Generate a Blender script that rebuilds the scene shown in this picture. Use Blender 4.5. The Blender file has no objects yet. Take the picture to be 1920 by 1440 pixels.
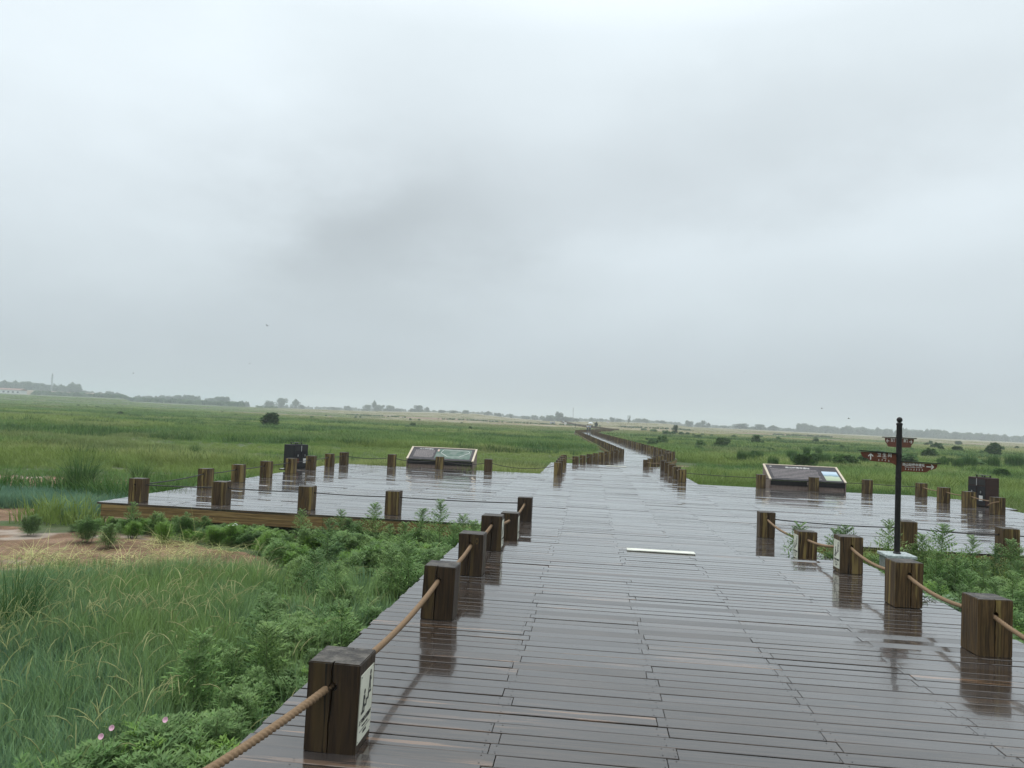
import bpy, bmesh, math, random
import numpy as np
from mathutils import Vector, Matrix, Euler
random.seed(7); RNG = np.random.default_rng(11)
R = math.radians
SC = bpy.context.scene
COL = SC.collection

# ------------------------------------------------------------------ camera
F, EYE = 1420.0, 1.6                     # focal length in photo pixels (1920 wide), eye height above the near deck
_p0 = np.array([0, -67.0, -F]); _h = np.array([1, -.044, 0.])
_up = np.cross(_h, _p0); _up /= np.linalg.norm(_up)
if _up[1] < 0: _up = -_up
_Y = np.array([145.0, -(787 + .044 * 145 - 720), -F]); _Y /= np.linalg.norm(_Y)
_X = np.cross(_Y, _up)
RC = np.array([_X, _Y, _up])             # camera axes -> world axes (rows are world X, Y, Z)
cam_d = bpy.data.cameras.new('camera'); cam = bpy.data.objects.new('camera', cam_d); COL.objects.link(cam)
cam_d.sensor_fit = 'HORIZONTAL'; cam_d.sensor_width = 36; cam_d.lens = 36 * F / 1920
cam_d.clip_start = .05; cam_d.clip_end = 12000
M4 = Matrix([list(RC[i]) + [0] for i in range(3)] + [[0, 0, 0, 1]]); M4.translation = (0, 0, EYE)
cam.matrix_world = M4
SC.camera = cam

def G(px, py, z=0.):
    """where the sight line of a photo pixel meets the level z"""
    d = RC @ np.array([px - 960, -(py - 720), -F]); t = (z - EYE) / d[2]
    return float(d[0] * t), float(d[1] * t)
def XY(px, Yd):
    """world X of a photo column at the distance Yd (near the horizon line)"""
    y = 787 + .044 * (px - 960)
    d = RC @ np.array([px - 960, -(y - 720), -F]); return float(d[0] / d[1] * Yd)
def PX(x, y, z=0.):
    c = RC.T @ np.array([x, y, z - EYE]); return (960 + F * c[0] / -c[2], 720 - F * c[1] / -c[2])
def DIR(px, py):
    d = RC @ np.array([px - 960, -(py - 720), -F]); return d / np.linalg.norm(d)

# ------------------------------------------------------------------ world: overcast sky, sun, exposure
SUN_EL, SUN_AZ = R(58), R(-40)
w = bpy.data.worlds.new('World'); SC.world = w; w.use_nodes = True
nt = w.node_tree; N = nt.nodes; L = nt.links; N.clear()
def wn(t, **k):
    n = N.new(t)
    for a, b in k.items(): setattr(n, a, b)
    return n
def wm(op, a, b=None, c=None):
    n = N.new('ShaderNodeMath'); n.operation = op
    for i, v in enumerate((a, b, c)):
        if v is None: continue
        if isinstance(v, (int, float)): n.inputs[i].default_value = v
        else: L.new(v, n.inputs[i])
    return n.outputs[0]
tc = wn('ShaderNodeTexCoord'); dirv = tc.outputs['Generated']
sep = wn('ShaderNodeSeparateXYZ'); L.new(dirv, sep.inputs[0])
def dotv(v):
    n = N.new('ShaderNodeVectorMath'); n.operation = 'DOT_PRODUCT'; L.new(dirv, n.inputs[0]); n.inputs[1].default_value = tuple(v); return n.outputs['Value']
ns = wn('ShaderNodeTexNoise'); ns.inputs['Scale'].default_value = 4.2; ns.inputs['Detail'].default_value = 9; ns.inputs['Roughness'].default_value = .58
mp = wn('ShaderNodeMapping'); mp.inputs['Scale'].default_value = (1, 1, 2.0); mp.inputs['Location'].default_value = (3.1, 1.7, .4)
L.new(dirv, mp.inputs[0]); L.new(mp.outputs[0], ns.inputs['Vector'])
warp = wm('MULTIPLY', wm('SUBTRACT', ns.outputs['Fac'], .5), 1.5)
def blob(px, py, sx, sy, ang=0., amp=1.):
    """a soft patch of cloud centred on a sky direction; sx, sy are its half sizes as tangents"""
    c = DIR(px, py); up = np.array([0, 0, 1.]); u = np.cross(c, up); u /= np.linalg.norm(u); v = np.cross(u, c)
    a = R(ang); u2 = math.cos(a) * u + math.sin(a) * v; v2 = -math.sin(a) * u + math.cos(a) * v
    q = wm('ADD', wm('POWER', wm('ABSOLUTE', wm('ADD', wm('MULTIPLY', dotv(u2), 1 / sx), warp)), 2.), wm('POWER', wm('ABSOLUTE', wm('SUBTRACT', wm('MULTIPLY', dotv(v2), 1 / sy), warp)), 2.))
    g = wm('EXPONENT', wm('MULTIPLY', q, -1.))
    front = wm('GREATER_THAN', dotv(c), .2)
    return wm('MULTIPLY', wm('MULTIPLY', g, front), amp)
# brightness over the height above the horizon (an overcast sky is brightest overhead)
ramp = wn('ShaderNodeValToRGB'); L.new(sep.outputs['Z'], ramp.inputs['Fac'])
cr = ramp.color_ramp; cr.elements[0].position = 0.; cr.elements[1].position = 1.
SKY = [(0.0, (.52, .58, .625)), (.06, (.55, .615, .665)), (.15, (.665, .74, .785)), (.30, (.77, .85, .90)), (.46, (.85, .94, .99)), (.7, (1.5, 1.6, 1.66)), (1., (2.4, 2.5, 2.56))]
while len(cr.elements) < len(SKY): cr.elements.new(.5)
for e, (p, c) in zip(cr.elements, SKY): e.position = p; e.color = (*c, 1)
bl = [blob(760, 430, .14, .085, 10, -.18), blob(590, 500, .12, .07, 15, -.07), blob(800, 290, .30, .16, 25, -.06), blob(1250, 320, .40, .09, 14, -.08), blob(1600, 180, .30, .13, 10, -.05), blob(1450, 400, .10, .05, 0, -.05),
      blob(60, 150, .28, .16, -20, .07), blob(420, 120, .10, .12, 0, .05), blob(1150, 20, .30, .10, 0, .05), blob(1650, 410, .28, .055, 8, .09), blob(1180, 470, .22, .035, 3, .05), blob(760, 590, .12, .03, 0, -.035), blob(150, 650, .4, .09, 0, -.035)]
tot = bl[0]
for b in bl[1:]: tot = wm('ADD', tot, b)
nf = wn('ShaderNodeTexNoise'); nf.inputs['Scale'].default_value = 5.; nf.inputs['Detail'].default_value = 5; nf.inputs['Roughness'].default_value = .45
L.new(mp.outputs[0], nf.inputs['Vector'])
tot = wm('ADD', tot, wm('MULTIPLY', wm('SUBTRACT', nf.outputs['Fac'], .5), .14))
cloud = wm('ADD', tot, 1.)
vm = N.new('ShaderNodeVectorMath'); vm.operation = 'SCALE'; L.new(ramp.outputs['Color'], vm.inputs[0]); L.new(cloud, vm.inputs['Scale'])
vs = N.new('ShaderNodeVectorMath'); vs.operation = 'SCALE'; L.new(vm.outputs[0], vs.inputs[0]); vs.inputs['Scale'].default_value = 10.
sky = wn('ShaderNodeTexSky', sky_type='NISHITA'); sky.sun_disc = False; sky.sun_elevation = SUN_EL; sky.sun_rotation = SUN_AZ
mx = wn('ShaderNodeMix', data_type='RGBA'); mx.inputs[0].default_value = .97
L.new(sky.outputs[0], mx.inputs[6]); L.new(vs.outputs[0], mx.inputs[7])
bg = wn('ShaderNodeBackground'); bg.inputs['Strength'].default_value = .1; L.new(mx.outputs[2], bg.inputs['Color'])
wo = wn('ShaderNodeOutputWorld'); L.new(bg.outputs[0], wo.inputs['Surface'])
sd = bpy.data.lights.new('sun', 'SUN'); sd.energy = .7; sd.angle = R(35); sd.color = (1, .97, .93)
so = bpy.data.objects.new('sun', sd); COL.objects.link(so)
so.rotation_euler = (R(90) - SUN_EL, 0, -SUN_AZ + R(180)) ; so.location = (0, 0, 30)
_sd = Vector((math.sin(SUN_AZ) * math.cos(SUN_EL), math.cos(SUN_AZ) * math.cos(SUN_EL), math.sin(SUN_EL)))
so.rotation_euler = _sd.to_track_quat('Z', 'Y').to_euler()
SC.view_settings.view_transform = 'Standard'; SC.view_settings.look = 'None'; SC.view_settings.exposure = 0; SC.view_settings.gamma = 1
SC.render.engine = 'CYCLES'; SC.cycles.volume_bounces = 1; SC.cycles.max_bounces = 6; SC.cycles.diffuse_bounces = 2; SC.cycles.use_denoising = True
SC.cycles.transparent_max_bounces = 12; SC.cycles.sample_clamp_indirect = 4

# ------------------------------------------------------------------ helpers
def tag(o, label=None, cat=None, group=None, kind=None):
    if label: o['label'] = label
    if cat: o['category'] = cat
    if group: o['group'] = group
    if kind: o['kind'] = kind
    return o
class MB:
    """collects vertices and faces, links them as one object"""
    def __init__(s): s.v = []; s.f = []; s.m = []; s.a = []
    def add(s, vs, fs, mi=0, att=0.):
        n = len(s.v); s.v += [tuple(v) for v in vs]; s.f += [tuple(i + n for i in f) for f in fs]; s.m += [mi] * len(fs); s.a += [att] * len(vs)
    def box(s, x0, x1, y0, y1, z0, z1, mi=0, att=0., M=None):
        vs = [(x, y, z) for z in (z0, z1) for y in (y0, y1) for x in (x0, x1)]
        if M is not None: vs = [M @ Vector(v) for v in vs]
        s.add(vs, [(0, 2, 3, 1), (4, 5, 7, 6), (0, 1, 5, 4), (1, 3, 7, 5), (3, 2, 6, 7), (2, 0, 4, 6)], mi, att)
    def prism(s, pts, M, t, mi=0):
        """outline pts (u,v) thickened by t along the local y axis"""
        n = len(pts); vs = [M @ Vector((u, -t / 2, v)) for u, v in pts] + [M @ Vector((u, t / 2, v)) for u, v in pts]
        s.add(vs, [tuple(range(n)), tuple(range(2 * n - 1, n - 1, -1))] + [(i, i + n, (i + 1) % n + n, (i + 1) % n) for i in range(n)], mi)
    def tube(s, pts, r, seg=8, mi=0, cap=True, strands=0, turns=0.):
        pts = [Vector(p) for p in pts]; n = len(pts); rr = r if hasattr(r, '__len__') else [r] * n
        vs = []; dist = 0.; a = None
        for i, p in enumerate(pts):
            t = (pts[min(i + 1, n - 1)] - pts[max(i - 1, 0)]).normalized()
            if i: dist += (p - pts[i - 1]).length
            if a is None:
                a = t.orthogonal().normalized()
            a = (a - t * a.dot(t)).normalized(); b = t.cross(a)
            for k in range(seg):
                th = 2 * math.pi * k / seg; q = rr[i]
                if strands: q *= 1 + .34 * abs(math.cos(strands * .5 * (th - turns * dist))) - .20
                vs.append(p + (a * math.cos(th) + b * math.sin(th)) * q)
        fs = [(i * seg + k, i * seg + (k + 1) % seg, (i + 1) * seg + (k + 1) % seg, (i + 1) * seg + k) for i in range(n - 1) for k in range(seg)]
        if cap: fs += [tuple(range(seg - 1, -1, -1)), tuple(range((n - 1) * seg, n * seg))]
        s.add(vs, fs, mi)
    def lathe(s, prof, c=(0, 0, 0), seg=20, mi=0):
        vs = [(c[0] + r * math.cos(2 * math.pi * k / seg), c[1] + r * math.sin(2 * math.pi * k / seg), c[2] + z) for r, z in prof for k in range(seg)]
        n = len(prof)
        fs = [(i * seg + k, i * seg + (k + 1) % seg, (i + 1) * seg + (k + 1) % seg, (i + 1) * seg + k) for i in range(n - 1) for k in range(seg)]
        fs += [tuple(range(seg - 1, -1, -1)), tuple(range((n - 1) * seg, n * seg))]
        s.add(vs, fs, mi)
    def mesh(s, name, mats, smooth=False, attr=None):
        me = bpy.data.meshes.new(name); me.from_pydata(s.v, [], s.f)
        for m in (mats if isinstance(mats, (list, tuple)) else [mats]): me.materials.append(m)
        me.polygons.foreach_set('material_index', s.m)
        if smooth: me.polygons.foreach_set('use_smooth', [True] * len(s.f))
        if attr:
            at = me.attributes.new(attr, 'FLOAT', 'POINT'); at.data.foreach_set('value', s.a)
        me.update(); return me
    def build(s, name, mats, parent=None, smooth=False, attr=None, loc=None):
        o = bpy.data.objects.new(name, s.mesh(name, mats, smooth, attr)); COL.objects.link(o)
        if parent: o.parent = parent
        if loc is not None: o.location = loc
        return o
def empty(name, loc, rz=0.):
    o = bpy.data.objects.new(name, None); COL.objects.link(o); o.location = loc; o.rotation_euler = (0, 0, rz); o.empty_display_size = .2; return o
def copy_tree(o, parent=None):
    c = o.copy(); COL.objects.link(c)
    if parent: c.parent = parent
    for ch in list(o.children): copy_tree(ch, c)
    return c

def mat(name, base=(.5, .5, .5), rough=.6, metal=0., spec=.5):
    m = bpy.data.materials.new(name); m.use_nodes = True; b = m.node_tree.nodes['Principled BSDF']
    b.inputs['Base Color'].default_value = (*base, 1); b.inputs['Roughness'].default_value = rough; b.inputs['Metallic'].default_value = metal
    b.inputs['Specular IOR Level'].default_value = spec
    return m
class NT:
    """short-hand for building node trees"""
    def __init__(s, m): s.t = m.node_tree; s.n = s.t.nodes; s.l = s.t.links; s.b = s.n.get('Principled BSDF')
    def new(s, t, **k):
        n = s.n.new(t)
        for a, b in k.items(): setattr(n, a, b)
        return n
    def put(s, sock, v):
        if isinstance(v, bpy.types.NodeSocket): s.l.new(v, sock)
        elif isinstance(v, tuple) and len(v) == 3 and sock.type == 'RGBA': sock.default_value = (*v, 1)
        else: sock.default_value = v
    def math(s, op, a, b=None, c=None, clamp=False):
        n = s.new('ShaderNodeMath', operation=op, use_clamp=clamp)
        for i, v in enumerate((a, b, c)):
            if v is not None: s.put(n.inputs[i], v)
        return n.outputs[0]
    def noise(s, vec, scale, detail=3, rough=.5, out='Fac'):
        n = s.new('ShaderNodeTexNoise'); s.put(n.inputs['Vector'], vec); n.inputs['Scale'].default_value = scale
        n.inputs['Detail'].default_value = detail; n.inputs['Roughness'].default_value = rough; return n.outputs[out]
    def mapping(s, vec, scale=(1, 1, 1), loc=(0, 0, 0)):
        n = s.new('ShaderNodeMapping'); s.put(n.inputs[0], vec); s.put(n.inputs['Location'], loc); n.inputs['Scale'].default_value = scale; return n.outputs[0]
    def ramp(s, f, *stops):
        n = s.new('ShaderNodeValToRGB'); s.put(n.inputs[0], f); c = n.color_ramp
        while len(c.elements) < len(stops): c.elements.new(.5)
        for e, (p, col) in zip(c.elements, stops):
            e.position = p; e.color = (*col, 1) if len(col) == 3 else col
        return n.outputs[0]
    def step(s, f, a, b):
        n = s.new('ShaderNodeMapRange', interpolation_type='SMOOTHSTEP'); s.put(n.inputs[0], f); n.inputs[1].default_value = a; n.inputs[2].default_value = b; return n.outputs[0]
    def mix(s, f, a, b, mode='MIX'):
        n = s.new('ShaderNodeMix', data_type='RGBA', blend_type=mode); s.put(n.inputs[0], f); s.put(n.inputs[6], a); s.put(n.inputs[7], b); return n.outputs[2]
    def bump(s, h, strength=.3, dist=.01):
        n = s.new('ShaderNodeBump'); n.inputs['Strength'].default_value = strength; n.inputs['Distance'].default_value = dist; s.l.new(h, n.inputs['Height']); s.l.new(n.outputs[0], s.b.inputs['Normal']); return n
    def set(s, name, v): s.put(s.b.inputs[name], v)
    def obj(s): return s.new('ShaderNodeTexCoord').outputs['Object']
    def pos(s): return s.new('ShaderNodeNewGeometry').outputs['Position']
    def rnd(s): return s.new('ShaderNodeObjectInfo').outputs['Random']
    def attr(s, name, kind='GEOMETRY', out='Fac'):
        n = s.new('ShaderNodeAttribute', attribute_type=kind, attribute_name=name); return n.outputs[out]

# value noise in numpy, used for both the ground and what grows on it
_T = np.random.default_rng(5).random((256, 256))
def vnoise(x, y, s):
    x = np.asarray(x, float) / s + 1000.37; y = np.asarray(y, float) / s + 1000.71
    xi = np.floor(x).astype(int); yi = np.floor(y).astype(int); fx = x - xi; fy = y - yi
    fx = fx * fx * (3 - 2 * fx); fy = fy * fy * (3 - 2 * fy)
    g = lambda a, b: _T[a % 256, b % 256]
    return (g(xi, yi) * (1 - fx) + g(xi + 1, yi) * fx) * (1 - fy) + (g(xi, yi + 1) * (1 - fx) + g(xi + 1, yi + 1) * fx) * fy
def fbm(x, y, s, o=4):
    t = 0; a = .5; k = 0
    for i in range(o): t = t + a * vnoise(x + 37 * i, y - 91 * i, s / 2 ** i); k += a; a *= .5
    return t / k
def sst(x, a, b): t = np.clip((np.asarray(x, float) - a) / (b - a), 0, 1); return t * t * (3 - 2 * t)

# ------------------------------------------------------------------ terrain
GZ = -.60
_RX = [-1500, -200, 0, 230, 245, 480, 680, 840, 890, 950, 1011, 1060, 1160, 1250, 1290, 1500, 1920, 4000]
_RY = [2, 5, 6, 6, 2, 2, 4, 7.5, 8, 3.5, 1, 1, 4.5, 5, 1, 0, -1, 0]
_RA = [math.atan2(XY(p, 1.), 1.) if -1500 < p < 3900 else (-1.4 if p < 0 else 1.4) for p in _RX]
def terrain(x, y):
    x = np.asarray(x, float); y = np.asarray(y, float); D = np.hypot(x, y); az = np.arctan2(x, y)
    h = np.interp(az, _RA, _RY) / F
    far = sst(D, 300, 620)
    z = GZ + (fbm(x, y, 6., 3) - .5) * .16 * sst(D, 3, 30) + (fbm(x, y, 60., 3) - .5) * .9 * sst(D, 60, 220)
    z = z * (1 - far) + far * (EYE + h * np.minimum(D, 1200) - 1.0 * (1 - sst(D, 450, 800)) + (fbm(x, y, 90., 3) - .5) * 1.5)
    return z
_DP = [-400, 0, 430, 580, 1100, 1300, 1920, 2500]; _DV = [.05, .05, .12, .7, .8, .68, .66, .66]; _DA = [math.atan2(XY(p, 1.), 1.) for p in _DP]
BARE = []   # bare or sandy spots: centre, half sizes
for px, py, rx, ry in [(110, 1015, 2.3, 1.1), (330, 1033, 1.6, .35), (30, 965, 1.2, .9), (10, 912, 2.4, .75), (130, 902, 2.5, .5), (330, 893, 1.6, .5), (345, 1385, .36, .30), (250, 975, 1.3, .5), (500, 1005, 1.1, .35),
                       (395, 845, 1.6, 1.3), (300, 838, 1.2, .5), (1370, 898, 1.3, .9), (975, 872, 1.3, 1.0), (930, 880, .9, .5), (1000, 880, 1., .8), (1340, 890, 1.6, .5), (1310, 880, 1.2, 1.), (1290, 875, .9, .9),
                       (640, 1035, .25, .2), (700, 1040, .3, .3), (1690, 1110, .3, .25), (1900, 1105, .5, .5), (475, 1300, .1, .15), (1430, 860, 3.0, .5)]:
    c = G(px, py, GZ); BARE.append((c[0], c[1], rx, ry))
for cx, cy, rx, ry in [(-8.4, 10.1, 2.6, 1.4), (-10.8, 11.2, 2.6, 1.5), (-6.0, 10.6, 2.4, .7), (-4.6, 10.6, 1.0, .5), (-13., 13.2, 2.2, .9), (-15.0, 18.3, 5.5, 1.9), (-10.6, 18.2, 2.2, 1.3), (-13.5, 11.6, 2.5, 1.6), (-5.4, 9.7, 1.3, .7), (-3.6, 9.2, .4, .4), (-3.3, 7.4, .3, .3), (-2.7, 3.1, .22, .25), (4.8, 8.4, .3, .5)]: BARE.append((cx, cy, rx, ry))
for px, py, D, rx, ry in [(1330, 0, 190, 5, 14), (560, 0, 330, 40, 14), (900, 0, 420, 60, 22), (1000, 0, 330, 26, 8), (1380, 0, 420, 60, 14), (1500, 0, 300, 26, 6), (1700, 0, 260, 30, 7), (1850, 0, 330, 60, 10), (1750, 0, 520, 120, 22), (1030, 0, 240, 22, 5),
                          (640, 0, 240, 14, 4), (720, 0, 300, 30, 6), (520, 0, 260, 10, 4), (1150, 0, 430, 60, 14), (1620, 0, 400, 60, 9)]:
    BARE.append((XY(px, D), D, rx, ry))
def bare(x, y):
    m = np.zeros(np.shape(x)); n = fbm(x, y, 1.2, 3) - .5; D = np.hypot(x, y); n = n * (1 - sst(D, 80, 150)) + (fbm(x, y, 25., 3) - .5) * sst(D, 80, 150)
    for cx, cy, rx, ry in BARE:
        q = np.hypot((x - cx) / rx, (y - cy) / ry); m = np.maximum(m, 1 - sst(q + n * 1.1, .75, 1.15))
    return m
def dry(x, y):
    """0 lush green, 1 straw coloured"""
    D = np.hypot(x, y)
    n = fbm(x * .35, y, 60., 4); m = sst(n + .04 * sst(x, 0, 60), .46, .56) * sst(D, 110, 260)
    m = np.maximum(m, sst(D + (n - .5) * 300, 330, 460) * .9)
    az = np.arctan2(x, y); m = m * np.interp(az, _DA, _DV)
    return np.clip(np.maximum(m, .35 * sst(fbm(x, y, 9., 3), .56, .7) * sst(D, 10, 30)), 0, 1)

def ground():
    rad = np.concatenate([[0.01, .5, 1.0], np.geomspace(1.5, 6000, 470)])
    fr = np.linspace(-48, 48, 760); bk = np.linspace(48, 312, 90)[1:-1]
    ang = np.radians(np.concatenate([fr, bk])); nA = len(ang); nR = len(rad)
    A, Rr = np.meshgrid(ang, rad); x = Rr * np.sin(A); y = Rr * np.cos(A); z = terrain(x, y)
    near = 1 - sst(Rr, 40, 60)
    z = z + near * (fbm(x, y, .35, 3) - .5) * .05 - bare(x, y) * near * .02
    z = np.where(np.hypot(x, y) < 40, np.minimum(z, GZ + .06), z)
    v = np.stack([x, y, z], -1).reshape(-1, 3)
    i = np.arange((nR - 1))[:, None] * nA; j = np.arange(nA)[None, :]; j2 = (j + 1) % nA
    f = np.stack([i + j, i + j2, i + nA + j2, i + nA + j], -1).reshape(-1, 4)[:, ::-1]
    me = bpy.data.meshes.new('ground'); me.from_pydata(v.tolist(), [], f.tolist())
    for nm, val in (('bare', bare(x, y)), ('dry', dry(x, y))):
        a = me.attributes.new(nm, 'FLOAT', 'POINT'); a.data.foreach_set('value', val.reshape(-1).astype(np.float32))
    me.polygons.foreach_set('use_smooth', [True] * len(f))
    m = mat('ground_mat', rough=.9, spec=.3); t = NT(m); P = t.pos()
    n1 = t.noise(P, 2.2, 6, .65); n2 = t.noise(P, 25., 4, .6); nb = t.noise(P, .05, 5, .6)
    soil = t.mix(t.step(n1, .35, .65), (.105, .056, .032), (.215, .125, .075)); soil = t.mix(t.step(n2, .52, .64), soil, (.10, .072, .045)); soil = t.mix(t.step(t.noise(P, .9, 3, .5), .56, .66), soil, (.30, .25, .21))
    straw = t.noise(t.mapping(P, (9, 40, 9)), 3., 4, .7); soil = t.mix(t.math('MULTIPLY', t.step(straw, .54, .62), .6), soil, (.34, .24, .11))
    turf = t.mix(nb, (.045, .075, .022), (.075, .115, .035)); turf = t.mix(t.step(n1, .35, .7), turf, (.06, .07, .03))
    dryc = t.mix(t.noise(P, .12, 5, .6), (.22, .185, .11), (.32, .25, .155))
    c = t.mix(t.attr('dry'), turf, dryc)
    bb = t.math('ADD', t.attr('bare'), t.math('MULTIPLY', t.math('SUBTRACT', n1, .5), .5)); c = t.mix(t.step(bb, .35, .6), c, soil)
    t.set('Base Color', c); t.set('Roughness', t.math('SUBTRACT', .95, t.math('MULTIPLY', t.step(n1, .4, .7), .25)))
    t.bump(t.math('ADD', n2, t.math('MULTIPLY', n1, 2.)), .6, .03)
    me.materials.append(m); o = bpy.data.objects.new('ground', me); COL.objects.link(o); tag(o, kind='structure'); return o
ground()
exec_order = []

# ------------------------------------------------------------------ materials
def wood_deck():
    m = mat('wet_deck_wood', rough=.15); t = NT(m); O = t.obj(); r = t.attr('rnd')
    off = t.new('ShaderNodeCombineXYZ'); t.put(off.inputs[0], t.math('MULTIPLY', r, 37.)); t.put(off.inputs[1], t.math('MULTIPLY', r, 13.))
    V = t.new('ShaderNodeVectorMath', operation='ADD'); t.put(V.inputs[0], O); t.put(V.inputs[1], off.outputs[0]); V = V.outputs[0]
    g = t.noise(t.mapping(V, (1.3, 40, 1)), 1.6, 7, .7); g2 = t.noise(t.mapping(V, (.9, 16, 1)), 1.1, 4, .6)
    base = t.mix(t.step(g, .3, .7), (.010, .0075, .006), (.066, .047, .034))
    worn = t.mix(g, (.12, .075, .045), (.34, .20, .12))
    wm_ = t.math('MULTIPLY', t.step(g2, .53, .62), t.step(t.math('FRACT', t.math('MULTIPLY', r, 7.31)), .25, .8))
    wm2 = t.math('MULTIPLY', t.step(t.noise(t.mapping(V, (.5, 1.4, 1)), 1.0, 2, .5), .45, .62), wm_)
    c = t.mix(t.math('MULTIPLY', wm2, .9), base, worn)
    c = t.mix(t.math('MULTIPLY', t.math('FRACT', t.math('MULTIPLY', r, 3.7)), .5), c, (.05, .047, .047))
    kn = t.new('ShaderNodeTexVoronoi'); t.put(kn.inputs['Vector'], t.mapping(V, (1.3, 6, 1))); kn.inputs['Scale'].default_value = 1.0
    k = t.math('SUBTRACT', 1., t.step(kn.outputs['Distance'], .03, .085)); c = t.mix(t.math('MULTIPLY', k, .5), c, (.13, .085, .055))
    t.set('Base Color', c)
    wet = t.noise(t.mapping(O, (.5, 1.6, 1)), 1.1, 4, .6)
    t.set('Roughness', t.math('ADD', t.math('MULTIPLY', t.step(wet, .45, .66), .17), t.math('ADD', .03, t.math('MULTIPLY', g, .05))))
    t.set('IOR', 1.5); t.set('Coat Weight', .8); t.set('Coat IOR', 1.36); t.set('Coat Roughness', .045)
    h = t.math('ADD', t.math('MULTIPLY', g, .55), t.math('MULTIPLY', t.noise(t.mapping(V, (1.2, 5, 1)), .9, 2, .5), 2.2)); t.bump(h, .09, .012)
    return m
def wood_post(name, dark, light, gold, streak, flat=False):
    m = mat(name, rough=.5); t = NT(m); O = t.obj(); r = t.rnd()
    if flat:
        so_ = t.new('ShaderNodeSeparateXYZ'); t.put(so_.inputs[0], O); co_ = t.new('ShaderNodeCombineXYZ'); t.put(co_.inputs[0], so_.outputs[2]); t.put(co_.inputs[1], so_.outputs[1]); t.put(co_.inputs[2], t.math('MULTIPLY', so_.outputs[0], .7)); O = co_.outputs[0]
    off = t.new('ShaderNodeCombineXYZ'); t.put(off.inputs[0], t.math('MULTIPLY', r, 9.)); t.put(off.inputs[1], t.math('MULTIPLY', r, 23.)); t.put(off.inputs[2], t.math('MULTIPLY', r, 5.))
    V = t.new('ShaderNodeVectorMath', operation='ADD'); t.put(V.inputs[0], O); t.put(V.inputs[1], off.outputs[0]); V = V.outputs[0]
    wv = t.noise(t.mapping(V, (2, 2, 1.2)), 1.5, 2, .5, 'Color')
    W = t.new('ShaderNodeVectorMath', operation='MULTIPLY_ADD'); t.put(W.inputs[0], wv); t.put(W.inputs[1], (.05, .05, 0)); t.put(W.inputs[2], V); W = W.outputs[0]
    g = t.noise(t.mapping(W, (55, 55, 2.2)), 1.3, 5, .6); g2 = t.noise(t.mapping(W, (14, 14, .7)), 1.2, 3, .5)
    c = t.mix(t.step(g, .3, .72), dark, light)
    c = t.mix(t.math('MULTIPLY', t.step(g2, .52, .62), streak), c, gold)
    c = t.mix(t.math('MULTIPLY', t.math('SUBTRACT', r, .5, clamp=True), .7), c, (.03, .02, .013))
    ck = t.noise(t.mapping(W, (38, 38, .55)), 1.0, 2, .5); c = t.mix(t.step(ck, .66, .70), c, (.006, .004, .003))
    # knots
    vo = t.new('ShaderNodeTexVoronoi'); t.put(vo.inputs['Vector'], t.mapping(V, (5, 5, 2.4))); vo.inputs['Scale'].default_value = 1.
    k = t.math('SUBTRACT', 1., t.step(vo.outputs['Distance'], .05, .10)); k2 = t.math('SUBTRACT', 1., t.step(vo.outputs['Distance'], .035, .05))
    c = t.mix(t.math('MULTIPLY', k, .6), c, gold); c = t.mix(k2, c, (.02, .012, .008))
    # end grain on top
    nz = t.new('ShaderNodeSeparateXYZ'); t.put(nz.inputs[0], t.new('ShaderNodeTexCoord').outputs['Normal'])
    eg = t.noise(V, 14, 5, .7); c = t.mix(t.step(nz.outputs[2], .7, .9), c, t.mix(t.step(eg, .35, .7), (.018, .015, .013), (.10, .09, .075)))
    t.set('Base Color', c); t.set('Roughness', t.math('ADD', .38, t.math('MULTIPLY', g, .35))); t.set('Specular IOR Level', .28); t.bump(g, .6, .008); return m
M_deck = wood_deck()
M_postd = wood_post('stained_post_wood_shaded', (.012, .0068, .003), (.050, .029, .012), (.14, .095, .030), .28)  # left posts: their shaded side is put into a darker wood colour
M_postl = wood_post('worn_post_wood', (.024, .0135, .005), (.115, .070, .026), (.27, .20, .065), .68)
M_fascia = wood_post('golden_beam_wood', (.10, .062, .024), (.26, .165, .065), (.36, .25, .10), .5, True)
def rope_mat():
    m = mat('hemp_rope', rough=.85); t = NT(m); O = t.obj(); n = t.noise(O, 90, 4, .7)
    t.set('Base Color', t.mix(n, (.11, .065, .033), (.27, .18, .10))); t.bump(n, .5, .004); return m
M_rope = rope_mat()
def noisy(name, c0, c1, scale, rough=.6, bump=0., metal=0., spec=.5, stretch=(1, 1, 1)):
    m = mat(name, rough=rough, metal=metal, spec=spec); t = NT(m); n = t.noise(t.mapping(t.obj(), stretch), scale, 5, .6)
    t.set('Base Color', t.mix(t.step(n, .3, .7), c0, c1))
    if bump: t.bump(n, bump, .01)
    return m
M_cable = mat('dark_cable', (.012, .010, .008), .5)
M_plate = noisy('cream_plate', (.52, .53, .43), (.66, .67, .56), 7, .45)
M_ink = mat('black_print', (.012, .012, .012), .5)
M_white = mat('white_print', (.60, .60, .58), .6)
M_black = noisy('black_metal', (.008, .007, .0075), (.016, .014, .014), 9, .5, spec=.25)
M_sign = noisy('red_brown_board', (.085, .025, .012), (.125, .040, .020), 14, .55, spec=.25)
M_stone = noisy('pale_stone', (.22, .26, .26), (.48, .53, .53), 34, .6, .3)
M_conc = noisy('plinth_stone', (.16, .18, .17), (.26, .28, .27), 18, .8, .3)
M_binb = noisy('charcoal_steel', (.010, .0105, .012), (.018, .018, .020), 5, .6, spec=.3)
M_binr = noisy('oxblood_steel', (.028, .012, .010), (.042, .018, .014), 5, .6, spec=.3)
M_chrome = mat('bright_metal', (.6, .6, .6), .3, 1.)
M_frame = noisy('pale_wood_frame', (.42, .36, .27), (.58, .50, .38), 12, .6, .1, stretch=(1, 8, 8))
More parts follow.
